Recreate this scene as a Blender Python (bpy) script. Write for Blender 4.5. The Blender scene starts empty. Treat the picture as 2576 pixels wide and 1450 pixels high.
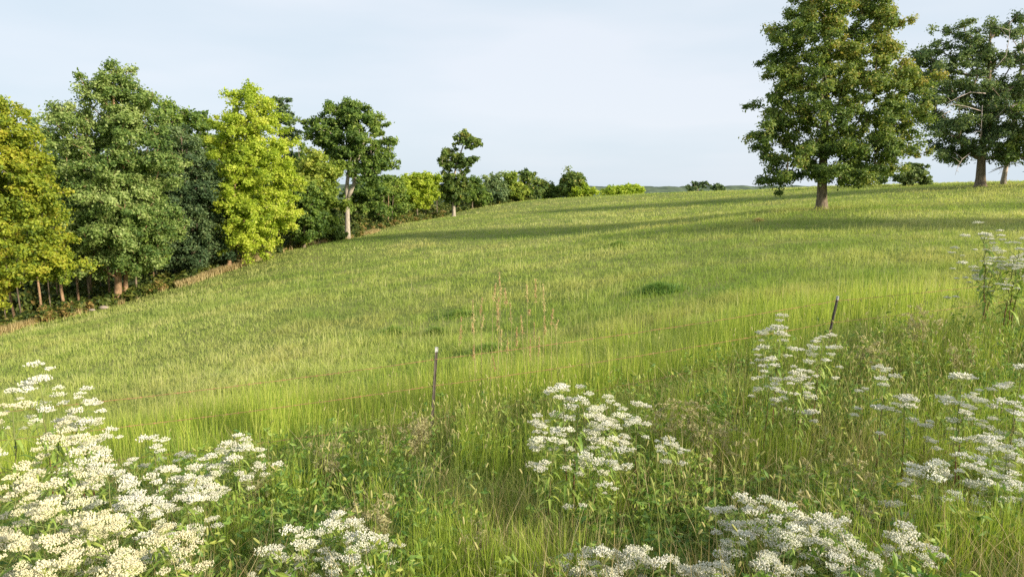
import bpy, math, random
import numpy as np

# ------------------------------------------------------------------ camera, sky, sun, exposure
sc = bpy.context.scene
LENS, PITCH = 24.0, math.radians(8.12)
cam = bpy.data.objects.new("camera", bpy.data.cameras.new("camera"))
sc.collection.objects.link(cam)
cam.data.lens = LENS; cam.data.sensor_width = 36.0
cam.data.clip_start = 0.05; cam.data.clip_end = 20000
cam.location = (0, 0, 0)
cam.rotation_euler = (math.pi/2 - PITCH, 0, 0)
sc.camera = cam

SUN_EL, SUN_BEHIND = math.radians(20), math.radians(32)
S = np.array([math.cos(SUN_EL)*math.cos(SUN_BEHIND), -math.cos(SUN_EL)*math.sin(SUN_BEHIND), math.sin(SUN_EL)])
sun = bpy.data.objects.new("sun", bpy.data.lights.new("sun", 'SUN'))
sc.collection.objects.link(sun)
sun.data.energy = 4.5; sun.data.angle = math.radians(5); sun.data.color = (1.0, 0.89, 0.70)
sun.rotation_euler = (math.pi/2 - SUN_EL, 0, math.atan2(S[1], S[0]) + math.pi/2)

world = bpy.data.worlds.new("World"); sc.world = world; world.use_nodes = True
wt = world.node_tree; wn = wt.nodes; wl = wt.links
wn.clear()
w_out = wn.new("ShaderNodeOutputWorld"); w_bg = wn.new("ShaderNodeBackground")
sky = wn.new("ShaderNodeTexSky"); sky.sky_type = 'NISHITA'; sky.sun_disc = False
sky.sun_elevation = SUN_EL; sky.sun_rotation = math.atan2(S[0], S[1]); sky.air_density = 1.0; sky.dust_density = 1.5; sky.ozone_density = 1.5
tc = wn.new("ShaderNodeTexCoord"); mp = wn.new("ShaderNodeMapping"); mp.inputs['Scale'].default_value = (1.0, 1.0, 4.5)
mp.inputs['Rotation'].default_value = (0.0, 0.10, 0.3)
nz = wn.new("ShaderNodeTexNoise"); nz.inputs['Scale'].default_value = 1.6; nz.inputs['Detail'].default_value = 5; nz.inputs['Roughness'].default_value = 0.45
cr = wn.new("ShaderNodeValToRGB"); cr.color_ramp.elements[0].position = 0.38; cr.color_ramp.elements[0].color = (0, 0, 0, 1)
cr.color_ramp.elements[1].position = 0.66; cr.color_ramp.elements[1].color = (1, 1, 1, 1)
veil = wn.new("ShaderNodeMixRGB"); veil.inputs['Color1'].default_value = (5.5, 6.55, 7.4, 1); veil.inputs['Color2'].default_value = (7.0, 7.45, 8.1, 1)
mixs = wn.new("ShaderNodeMixRGB"); mixs.inputs['Fac'].default_value = 0.88
wl.new(tc.outputs['Generated'], mp.inputs['Vector']); wl.new(mp.outputs['Vector'], nz.inputs['Vector'])
wl.new(nz.outputs['Fac'], cr.inputs['Fac']); wl.new(cr.outputs['Color'], veil.inputs['Fac'])
wl.new(sky.outputs['Color'], mixs.inputs['Color1']); wl.new(veil.outputs['Color'], mixs.inputs['Color2'])
wl.new(mixs.outputs['Color'], w_bg.inputs['Color']); w_bg.inputs['Strength'].default_value = 0.074
wl.new(w_bg.outputs['Background'], w_out.inputs['Surface'])

vs = sc.view_settings
vs.view_transform = 'Standard'; vs.look = 'None'; vs.gamma = 1.0; vs.use_curve_mapping = False; vs.exposure = 0.78
sc.cycles.max_bounces = 8; sc.cycles.diffuse_bounces = 5; sc.cycles.transmission_bounces = 5; sc.cycles.transparent_max_bounces = 4
sc.cycles.use_denoising = False

# ------------------------------------------------------------------ helpers
rng = np.random.default_rng(7)
F = 2575*LENS/36.0
CP, SP = math.cos(PITCH), math.sin(PITCH)

def px(u, v, d):
    """the point at depth d (metres along +Y) seen in direction u, v of a 2575 x 1450 picture"""
    u = np.asarray(u, float); v = np.asarray(v, float); d = np.asarray(d, float)
    cx = (u - 1287.5)/F; cy = (725.0 - v)/F
    den = CP + cy*SP
    k = d/den
    return np.stack([cx*k, d + 0*cx, (-SP + cy*CP)*k], -1)

def link(o, parent=None):
    sc.collection.objects.link(o)
    if parent is not None: o.parent = parent
    return o

def tag(o, label=None, cat=None, group=None, kind=None):
    if label: o['label'] = label
    if cat: o['category'] = cat
    if group: o['group'] = group
    if kind: o['kind'] = kind
    return o

def empty(name, loc, rz=0.0):
    o = bpy.data.objects.new(name, None); o.location = tuple(float(a) for a in loc); o.rotation_euler = (0, 0, rz)
    o.empty_display_size = 0.3
    return link(o)

def mesh_np(name, V, faces, mat, tint=None, smooth=False, parent=None, midx=None):
    """faces: list of int arrays (n, k)"""
    me = bpy.data.meshes.new(name)
    V = np.ascontiguousarray(V, np.float32)
    faces = [np.asarray(f, np.int32) for f in faces if len(f)]
    me.vertices.add(len(V)); me.vertices.foreach_set('co', V.ravel())
    tot = np.concatenate([np.full(len(f), f.shape[1], np.int32) for f in faces])
    idx = np.concatenate([f.ravel() for f in faces])
    start = np.concatenate([[0], np.cumsum(tot)[:-1]]).astype(np.int32)
    me.loops.add(len(idx)); me.loops.foreach_set('vertex_index', idx)
    me.polygons.add(len(tot)); me.polygons.foreach_set('loop_start', start); me.polygons.foreach_set('loop_total', tot)
    me.polygons.foreach_set('use_smooth', np.full(len(tot), bool(smooth)))
    mats = mat if isinstance(mat, (list, tuple)) else [mat]
    for m in mats: me.materials.append(m)
    if midx is not None: me.polygons.foreach_set('material_index', np.asarray(midx, np.int32))
    me.update(calc_edges=True)
    if tint is not None:
        a = me.attributes.new('tint', 'FLOAT', 'FACE'); a.data.foreach_set('value', np.ascontiguousarray(tint, np.float32))
    o = bpy.data.objects.new(name, me)
    return link(o, parent)

class MB:
    """collects pieces of one mesh"""
    def __init__(s): s.V = []; s.F = {}; s.n = 0; s.order = []
    def add(s, V, Fs, tint=0.5, mi=0):
        V = np.asarray(V, float)
        for f in (Fs if isinstance(Fs, list) else [Fs]):
            f = np.asarray(f, int)
            if len(f) == 0: continue
            t = np.full(len(f), tint) if np.isscalar(tint) else np.asarray(tint)
            s.order.append((f + s.n, t, np.full(len(f), mi)))
        s.V.append(V); s.n += len(V)
    def build(s, name, mat, parent=None, smooth=False):
        byk = {}
        for f, t, m in s.order: byk.setdefault(f.shape[1], []).append((f, t, m))
        fs, ts, ms = [], [], []
        for k, l in byk.items():
            fs.append(np.concatenate([a[0] for a in l])); ts.append(np.concatenate([a[1] for a in l])); ms.append(np.concatenate([a[2] for a in l]))
        return mesh_np(name, np.concatenate(s.V), fs, mat, np.concatenate(ts), smooth, parent, np.concatenate(ms))

def tube(mb, P, R, n=6, tint=0.5, mi=0, cap=True):
    P = np.asarray(P, float); R = np.broadcast_to(np.asarray(R, float), (len(P),))
    T = np.gradient(P, axis=0); T /= np.linalg.norm(T, axis=1)[:, None] + 1e-9
    ref = np.array([1.0, 0.1, 0]) if abs(T[0][0]) < 0.8 else np.array([0, 1.0, 0.1])
    A = np.cross(T, ref); A /= np.linalg.norm(A, axis=1)[:, None] + 1e-9
    B = np.cross(T, A)
    an = np.arange(n)*2*math.pi/n
    V = P[:, None] + R[:, None, None]*(A[:, None]*np.cos(an)[None, :, None] + B[:, None]*np.sin(an)[None, :, None])
    i = np.arange(len(P)-1)[:, None]*n; j = np.arange(n)[None]; k = (j+1) % n
    Q = np.stack([i+j, i+k, i+n+k, i+n+j], -1).reshape(-1, 4)
    fs = [Q]
    if cap: fs.append(np.array([list(range(n))[::-1], [(len(P)-1)*n + q for q in range(n)]]))
    mb.add(V.reshape(-1, 3), fs, tint, mi)

def vnoise(x, y, scale, seed=0):
    x = np.asarray(x)/scale; y = np.asarray(y)/scale
    x0 = np.floor(x).astype(np.int64); y0 = np.floor(y).astype(np.int64)
    fx = x-x0; fy = y-y0; fx = fx*fx*(3-2*fx); fy = fy*fy*(3-2*fy)
    def h(a, b):
        v = np.sin(a*127.1 + b*311.7 + seed*74.7)*43758.5453
        return v - np.floor(v)
    return (h(x0, y0)*(1-fx) + h(x0+1, y0)*fx)*(1-fy) + (h(x0, y0+1)*(1-fx) + h(x0+1, y0+1)*fx)*fy

def fbm(x, y, scale, seed=0, oct=3):
    r = 0; a = 0.5; t = 0
    for k in range(oct):
        r = r + a*vnoise(x, y, scale/2**k, seed + k); t += a; a *= 0.55
    return r/t

# ------------------------------------------------------------------ materials
def mat_new(name):
    m = bpy.data.materials.new(name); m.use_nodes = True
    nt = m.node_tree; nt.nodes.clear()
    return m, nt.nodes, nt.links

def ramp(nodes, cols, pos=None):
    r = nodes.new("ShaderNodeValToRGB"); e = r.color_ramp.elements
    n = len(cols); pos = pos or [i/(n-1) for i in range(n)]
    while len(e) < n: e.new(0.5)
    for i, c in enumerate(cols):
        e[i].position = pos[i]; e[i].color = (*c, 1)
    return r

def leaf_mat(name, cols, trans=0.35, rough=0.55, patch=None, spec=0.35, tcol=(1.15, 1.15, 0.7)):
    m, N, L = mat_new(name)
    out = N.new("ShaderNodeOutputMaterial"); at = N.new("ShaderNodeAttribute"); at.attribute_name = 'tint'
    rp = ramp(N, cols); L.new(at.outputs['Fac'], rp.inputs['Fac'])
    col = rp.outputs['Color']
    if patch:
        for sc_, c, lo, hi, amt, seed in patch:
            tcn = N.new("ShaderNodeTexCoord"); mpn = N.new("ShaderNodeMapping"); mpn.inputs['Scale'].default_value = (1, 1.5, 0.0)
            mpn.inputs['Location'].default_value = (seed*13.7, seed*7.1, 0)
            nn = N.new("ShaderNodeTexNoise"); nn.inputs['Scale'].default_value = sc_; nn.inputs['Detail'].default_value = 4
            mr = N.new("ShaderNodeMapRange"); mr.inputs['From Min'].default_value = lo; mr.inputs['From Max'].default_value = hi
            mr.inputs['To Max'].default_value = amt
            mx = N.new("ShaderNodeMixRGB"); mx.inputs['Color2'].default_value = (*c, 1)
            L.new(tcn.outputs['Object'], mpn.inputs['Vector']); L.new(mpn.outputs['Vector'], nn.inputs['Vector'])
            L.new(nn.outputs['Fac'], mr.inputs['Value']); L.new(mr.outputs['Result'], mx.inputs['Fac'])
            L.new(col, mx.inputs['Color1']); col = mx.outputs['Color']
    p = N.new("ShaderNodeBsdfPrincipled"); p.inputs['Roughness'].default_value = rough; p.inputs['Specular IOR Level'].default_value = spec
    L.new(col, p.inputs['Base Color'])
    t = N.new("ShaderNodeBsdfTranslucent"); mu = N.new("ShaderNodeMixRGB"); mu.blend_type = 'MULTIPLY'; mu.inputs['Fac'].default_value = 1
    mu.inputs['Color2'].default_value = (*tcol, 1); L.new(col, mu.inputs['Color1']); L.new(mu.outputs['Color'], t.inputs['Color'])
    mix = N.new("ShaderNodeMixShader"); mix.inputs['Fac'].default_value = trans
    L.new(p.outputs['BSDF'], mix.inputs[1]); L.new(t.outputs['BSDF'], mix.inputs[2]); L.new(mix.outputs['Shader'], out.inputs['Surface'])
    return m

def solid_mat(name, c1, c2, scale=8.0, rough=0.8, bump=0.3, metallic=0.0, stretch=(1, 1, 1), objcol=False, detail=5):
    m, N, L = mat_new(name)
    out = N.new("ShaderNodeOutputMaterial"); p = N.new("ShaderNodeBsdfPrincipled")
    tcn = N.new("ShaderNodeTexCoord"); mpn = N.new("ShaderNodeMapping"); mpn.inputs['Scale'].default_value = stretch
    nn = N.new("ShaderNodeTexNoise"); nn.inputs['Scale'].default_value = scale; nn.inputs['Detail'].default_value = detail
    rp = ramp(N, [c1, c2], [0.35, 0.65])
    L.new(tcn.outputs['Object'], mpn.inputs['Vector']); L.new(mpn.outputs['Vector'], nn.inputs['Vector']); L.new(nn.outputs['Fac'], rp.inputs['Fac'])
    col = rp.outputs['Color']
    if objcol:
        oi = N.new("ShaderNodeObjectInfo"); mu = N.new("ShaderNodeMixRGB"); mu.blend_type = 'MULTIPLY'; mu.inputs['Fac'].default_value = 1
        L.new(oi.outputs['Color'], mu.inputs['Color2']); L.new(col, mu.inputs['Color1']); col = mu.outputs['Color']
    L.new(col, p.inputs['Base Color']); p.inputs['Roughness'].default_value = rough; p.inputs['Metallic'].default_value = metallic
    if bump:
        b = N.new("ShaderNodeBump"); b.inputs['Strength'].default_value = bump; L.new(nn.outputs['Fac'], b.inputs['Height']); L.new(b.outputs['Normal'], p.inputs['Normal'])
    L.new(p.outputs['BSDF'], out.inputs['Surface'])
    return m

M = {}
M['oak'] = leaf_mat('oak_leaves', [(.075, .130, .030), (.160, .240, .050), (.285, .350, .080), (.46, .38, .10)], 0.44)
M['oak_blue'] = leaf_mat('bluish_oak_leaves', [(0.068, 0.119, 0.051), (0.147, 0.215, 0.073), (0.237, 0.305, 0.102), (0.305, 0.373, 0.124)], 0.40)
M['dark'] = leaf_mat('dark_leaves', [(0.056, 0.102, 0.045), (0.113, 0.181, 0.073), (0.192, 0.266, 0.102), (0.271, 0.339, 0.136)], 0.39)
M['mid'] = leaf_mat('green_leaves', [(0.090, 0.164, 0.034), (0.186, 0.282, 0.051), (0.294, 0.390, 0.079), (0.407, 0.463, 0.102)], 0.44)
M['sage'] = leaf_mat('grey_green_leaves', [(0.090, 0.164, 0.040), (0.203, 0.294, 0.068), (0.350, 0.435, 0.136), (0.520, 0.588, 0.249)], 0.42)
M['yellow'] = leaf_mat('yellow_green_leaves', [(0.249, 0.350, 0.034), (0.395, 0.497, 0.045), (0.542, 0.621, 0.079), (0.678, 0.678, 0.136)], 0.50)
M['olive'] = leaf_mat('olive_leaves', [(0.147, 0.226, 0.034), (0.260, 0.350, 0.051), (0.384, 0.452, 0.079), (0.497, 0.520, 0.102)], 0.46)
M['autumn'] = leaf_mat('autumn_leaves', [(0.124, 0.203, 0.028), (0.282, 0.350, 0.034), (0.418, 0.463, 0.045), (0.542, 0.475, 0.068)], 0.46)
M['juniper'] = leaf_mat('juniper_needles', [(.04, .08, .012), (.08, .14, .02), (.12, .19, .03)], 0.2)
M['bark'] = solid_mat('grey_brown_bark', (.10, .075, .05), (.26, .20, .14), 3.0, 0.9, 0.6, stretch=(4, 4, 0.8))
M['bark_pale'] = solid_mat('pale_bark', (.25, .21, .16), (.48, .42, .34), 3.0, 0.9, 0.5, stretch=(4, 4, 0.8))
M['bark_pine'] = solid_mat('tan_bark', (.22, .13, .07), (.42, .27, .16), 4.0, 0.9, 0.6, stretch=(3, 3, 1.5))
M['bark_dead'] = solid_mat('bleached_dead_wood', (.30, .24, .21), (.55, .47, .42), 3.0, 0.9, 0.5, stretch=(4, 4, 0.8))
field_patch = [(0.055, (.20, .31, .05), 0.46, 0.62, 0.75, 1), (0.13, (.52, .47, .18), 0.48, 0.70, 0.65, 2), (0.30, (.18, .31, .07), 0.56, 0.70, 0.55, 3)]
M['meadow'] = leaf_mat('meadow_grass', [(.21, .32, .05), (.36, .45, .09), (.53, .57, .18), (.68, .64, .33)], 0.47, 0.6, field_patch, 0.2)
M['tallgrass'] = leaf_mat('tall_grass', [(.14, .25, .03), (.34, .44, .06), (.48, .56, .09), (.60, .60, .17)], 0.42, 0.6, None, 0.25)
M['verge'] = leaf_mat('verge_grass', [(.08, .16, .03), (.20, .31, .05), (.38, .42, .11), (.60, .50, .24)], 0.4, 0.6, [(0.9, (.36, .34, .12), 0.52, 0.66, 0.35, 5)], 0.25)
M['dry'] = leaf_mat('dry_grass', [(.34, .25, .10), (.50, .40, .19), (.66, .56, .32)], 0.3, 0.7)
M['weed'] = leaf_mat('weed_leaves', [(.09, .19, .04), (.18, .30, .05), (.31, .40, .08), (.48, .48, .12)], 0.35, 0.5)
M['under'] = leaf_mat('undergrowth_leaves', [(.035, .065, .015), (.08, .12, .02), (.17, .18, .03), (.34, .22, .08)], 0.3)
M['foxtail'] = leaf_mat('foxtail_heads', [(.24, .30, .06), (.38, .40, .12), (.52, .46, .22)], 0.3, 0.8)
M['bon_leaf'] = leaf_mat('lance_leaves', [(.12, .22, .05), (.24, .37, .07), (.40, .50, .11), (.52, .54, .12)], 0.4, 0.5)
M['bon_stem'] = leaf_mat('reddish_stem', [(.12, .045, .025), (.16, .09, .04), (.2, .24, .08), (.26, .32, .1)], 0.05, 0.7)
M['petal'] = solid_mat('white_florets', (.55, .55, .43), (.74, .73, .63), 60, 0.8, 0.0, objcol=True)
M['orange'] = leaf_mat('russet_seed_heads', [(.52, .36, .19), (.62, .49, .26), (.60, .58, .28)], 0.3, 0.8)
M['plume'] = leaf_mat('faded_plumes', [(.27, .24, .10), (.42, .38, .19), (.56, .52, .32)], 0.3, 0.8)
M['steel'] = solid_mat('weathered_steel', (.07, .06, .05), (.20, .17, .14), 30, 0.6, 0.4, 0.3, stretch=(1, 1, .3))
M['paint'] = solid_mat('white_paint', (.30, .30, .29), (.6, .6, .58), 40, 0.6, 0.2)
M['rust'] = solid_mat('rusty_wire', (.20, .10, .06), (.40, .19, .10), 5, 0.8, 0.2)
M['rust_dark'] = solid_mat('dark_rusty_wire', (.08, .04, .03), (.20, .09, .05), 5, 0.8, 0.2)
M['stone'] = solid_mat('pale_stone', (.20, .16, .13), (.38, .31, .26), 3, 0.9, 0.5)

# ------------------------------------------------------------------ terrain
ctrl = []
def c(u, v, d): ctrl.append(tuple(px(u, v, d) - np.array([0, 0, 0.28])))
def cw(*p): ctrl.append(p)
for a in [(295, 757, 57), (0, 828, 50), (140, 790, 54), (480, 702, 63), (650, 645, 70), (780, 612, 80), (873, 598, 89), (1000, 560, 105), (1141, 541, 122), (1300, 505, 140), (1500, 491, 150),
          (1750, 479, 140), (2000, 469, 115), (2200, 463, 98), (2350, 461, 88), (2460, 459, 80), (2700, 455, 75), (2065, 516, 53),
          (1287, 725, 30), (1287, 610, 55), (1287, 545, 92), (2575, 520, 48), (2575, 600, 27), (2575, 700, 17), (1900, 600, 36), (1900, 725, 20),
          (600, 800, 30), (600, 1000, 14.5), (1287, 930, 13.5), (300, 900, 25), (0, 1010, 18), (-300, 900, 42), (1000, 700, 37), (1600, 500, 120), (1700, 540, 70), (900, 640, 60),
          (2250, 500, 62), (2400, 560, 38)]: c(*a)
for a in [(0, 0, -1.75), (-6, 0, -2.0), (6, 0, -1.7), (0, 2.5, -2.35), (-5, 3, -2.6), (5, 3, -2.2), (0, 4.5, -2.85), (-5, 5, -3.15), (5, 5, -2.6), (0, 6.5, -3.05), (-0.9, 8.2, -3.15), (4.7, 9.8, -2.5),
          (-6.6, 6.4, -3.7), (10, 11.5, -2.05), (-12, 6, -4.3), (8, 6, -2.3), (0, -15, -2.2), (20, -10, -1.5), (-20, -10, -3.5), (14, 8, -1.9), (-20, 10, -5.4)]: cw(*a)
for a in [(-45, 75, -12.5), (-70, 60, -15), (-80, 120, -16), (-50, 100, -11), (-38, 125, -9), (-30, 160, -8), (0, 190, -5), (30, 190, -2.5), (60, 150, 1.2 - 2.0), (95, 130, 0.3), (140, 140, 0),
          (80, 60, 1.5), (60, 30, 0.2), (0, 260, -12), (-120, 200, -22), (120, 240, -9), (60, -20, 0.0), (-80, 0, -10), (140, 60, 2)]: cw(*a)
CT = np.array(ctrl)
def tps_fit(X, z, lam=2.0):
    r = np.linalg.norm(X[:, None]-X[None], axis=-1)
    K = np.where(r > 0, r*r*np.log(r+1e-12), 0) + lam*np.eye(len(X))
    P = np.c_[np.ones(len(X)), X]
    A = np.block([[K, P], [P.T, np.zeros((3, 3))]])
    return np.linalg.solve(A, np.r_[z, 0, 0, 0])
TW = tps_fit(CT[:, :2], CT[:, 2])
def ground(x, y):
    x = np.atleast_1d(np.asarray(x, float)); y = np.atleast_1d(np.asarray(y, float)); sh = x.shape
    x = x.ravel(); y = y.ravel(); out = np.empty(len(x))
    for i in range(0, len(x), 60000):
        X = x[i:i+60000]; Y = y[i:i+60000]
        r2 = (X[:, None]-CT[None, :, 0])**2 + (Y[:, None]-CT[None, :, 1])**2 + 1e-9
        z = (0.5*r2*np.log(r2))@TW[:-3] + TW[-3] + TW[-2]*X + TW[-1]*Y
        R = np.hypot(X-10, Y-70); k = np.clip((R-150)/110, 0, 1); k = k*k*(3-2*k)
        z = z*(1-k) + (-16)*k
        z = z + 0.10*(fbm(X, Y, 7, 3)-0.5)
        out[i:i+60000] = z
    return out.reshape(sh)
def gz(x, y): return float(ground(x, y)[0])
def base_pt(u, d):
    """the ground point at depth d in direction u"""
    v = 600.0
    for _ in range(6):
        p = px(u, v, d); z = gz(p[0], p[1]); t = z/d
        v = 725.0 - F*(t*CP + SP)/(CP - t*SP)
    return np.array([p[0], p[1], z])

# ------------------------------------------------------------------ ground, paths, far hills
def ground_mesh():
    th = np.linspace(0, 2*math.pi, 361)[:-1]
    r = np.concatenate([[0.3], np.geomspace(1.0, 300, 170), np.geomspace(330, 9000, 24)])
    R, T = np.meshgrid(r, th, indexing='ij')
    X = R*np.sin(T); Y = R*np.cos(T); Z = ground(X, Y)
    n = len(th); i = np.arange(len(r)-1)[:, None]*n; j = np.arange(n)[None]; k = (j+1) % n
    Q = np.stack([i+j, i+k, i+n+k, i+n+j], -1).reshape(-1, 4)[:, ::-1]
    m, N, L = mat_new('field_soil_and_thatch')
    out = N.new("ShaderNodeOutputMaterial"); p = N.new("ShaderNodeBsdfPrincipled"); p.inputs['Roughness'].default_value = 0.95; p.inputs['Specular IOR Level'].default_value = 0.1
    tcn = N.new("ShaderNodeTexCoord"); n1 = N.new("ShaderNodeTexNoise"); n1.inputs['Scale'].default_value = 0.35; n1.inputs['Detail'].default_value = 8; n1.inputs['Roughness'].default_value = 0.7
    n2 = N.new("ShaderNodeTexNoise"); n2.inputs['Scale'].default_value = 6.0; n2.inputs['Detail'].default_value = 6
    r1 = ramp(N, [(.12, .17, .03), (.21, .24, .06), (.30, .28, .10)], [0.35, 0.5, 0.68]); r2 = ramp(N, [(.5, .5, .5), (1.1, 1.1, 1.1)], [0.3, 0.7])
    mu = N.new("ShaderNodeMixRGB"); mu.blend_type = 'MULTIPLY'; mu.inputs['Fac'].default_value = 1
    L.new(tcn.outputs['Object'], n1.inputs['Vector']); L.new(tcn.outputs['Object'], n2.inputs['Vector'])
    L.new(n1.outputs['Fac'], r1.inputs['Fac']); L.new(n2.outputs['Fac'], r2.inputs['Fac']); L.new(r1.outputs['Color'], mu.inputs['Color1']); L.new(r2.outputs['Color'], mu.inputs['Color2'])
    L.new(mu.outputs['Color'], p.inputs['Base Color'])
    b = N.new("ShaderNodeBump"); b.inputs['Strength'].default_value = 0.6; L.new(n2.outputs['Fac'], b.inputs['Height']); L.new(b.outputs['Normal'], p.inputs['Normal'])
    L.new(p.outputs['BSDF'], out.inputs['Surface'])
    o = mesh_np('ground', np.stack([X, Y, Z], -1).reshape(-1, 3), [Q], m, None, True)
    tag(o, kind='structure')
ground_mesh()

def hills():
    # wooded ridges far beyond the field
    m = solid_mat('far_woods', (.035, .06, .035), (.10, .14, .07), 0.06, 0.95, 0.0, detail=8)
    mb = MB()
    for (dist, h0, seed) in ((900, 5, 11), (1500, 10, 12)):
        th = np.linspace(-1.1, 1.1, 900)
        prof = np.concatenate([np.linspace(0, 1, 10), [1.02, 0.9]])
        X = dist*np.tan(th*0.85)[:, None] + 0*prof[None]
        env = h0*(0.35 + 1.1*fbm(X[:, 0], 0*X[:, 0], 420, seed))*(1.25 - 0.5*np.clip(th, -0.6, 0.6))
        canopy = 9*vnoise(X, prof[None]*8+0*X, 16, seed) + 5*vnoise(X, prof[None]*9+0*X, 7, seed+5)
        Z = -17 + prof[None]*(env[:, None]+14) + canopy*np.clip(prof[None]*3, 0, 1)*0.45
        Y = dist + np.linspace(0, 120, 12)[None] + 0*X
        n = len(prof); i = np.arange(len(th)-1)[:, None]*n; j = np.arange(n-1)[None]
        Q = np.stack([i+j, i+n+j, i+n+j+1, i+j+1], -1).reshape(-1, 4)
        mb.add(np.stack([X, Y, Z], -1).reshape(-1, 3), Q)
    o = mb.build('hills', m, None, True); tag(o, kind='structure')
hills()

# ------------------------------------------------------------------ trees
def unit(v): return v/(np.linalg.norm(v, axis=-1, keepdims=True)+1e-9)

def leaves(C, rc, n_per, size, r, flat=0.75, tint=None, tint_sd=0.16, spread=0.8, elong=1.7, outward=None):
    """leaf quads round clump centres C (k,3); returns V, F, tint"""
    k = len(C); n = k*n_per
    ci = np.repeat(np.arange(k), n_per)
    D = unit(r.normal(size=(n, 3))); rad = rc[ci]*r.random(n)**0.45*(0.6+0.6*r.random(n))
    off = D*rad[:, None]; off[:, 2] *= flat
    P = C[ci] + off
    nrm = unit(D*0.9 + r.normal(size=(n, 3))*spread + np.array([0, 0, 0.35]) + (outward[ci]*0.4 if outward is not None else 0))
    t1 = unit(np.cross(nrm, r.normal(size=(n, 3)))); t2 = np.cross(nrm, t1)
    s = size*(0.6+0.8*r.random(n))[:, None]
    a = t1*s*0.5*elong; b = t2*s*0.5
    V = np.stack([P-a, P-a*0.05+b+nrm*s*0.12, P+a, P-a*0.05-b+nrm*s*0.12], 1).reshape(-1, 3)
    Fq = np.arange(n*4).reshape(-1, 4)
    base = tint if tint is not None else np.full(k, 0.4)
    t = np.clip(base[ci] + r.normal(size=n)*tint_sd, 0, 1)
    return V, Fq, t

def grow(trunk, tr, C, r, upcurve=0.25, step=1.2):
    """skeleton: trunk polyline, limbs reaching the clump centres; returns segments with radii"""
    nodes = [np.array(p) for p in trunk]; par = [-1]+list(range(len(trunk)-1)); cnt = [0.0]*len(trunk)
    t0 = nodes[0]
    order = np.argsort([np.min([np.linalg.norm((c_-p)*[1, 1, 0.6]) for p in nodes]) for c_ in C])
    A = np.array(nodes)
    tips = []
    minz = trunk[0][2] + 0.10*(trunk[-1][2]-trunk[0][2])
    for ci in order:
        c_ = C[ci]; A = np.array(nodes)
        dv = c_-A; dist = np.linalg.norm(dv, axis=1)
        pen = np.where(dv[:, 2] < 0.25*np.hypot(dv[:, 0], dv[:, 1]), 1.6, 1.0) + np.where(A[:, 2] < minz, 5, 0)
        a = int(np.argmin(dist*pen)); d = dist[a]
        if d < 0.25: cnt[a] += 1; continue
        ns = max(1, int(d/step)); prev = a
        for q in range(1, ns+1):
            f = q/ns
            p = A[a]*(1-f)+c_*f + np.array([0, 0, math.sin(f*math.pi)*d*upcurve*0.5 - 0.0]) + r.normal(size=3)*0.05*d*math.sin(f*math.pi)
            nodes.append(p); par.append(prev); cnt.append(0.0); prev = len(nodes)-1
        cnt[prev] += 1
    for i in range(len(nodes)-1, 0, -1): cnt[par[i]] += cnt[i]
    tot = max(cnt[0], 1)
    return nodes, par, cnt, tot

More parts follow.
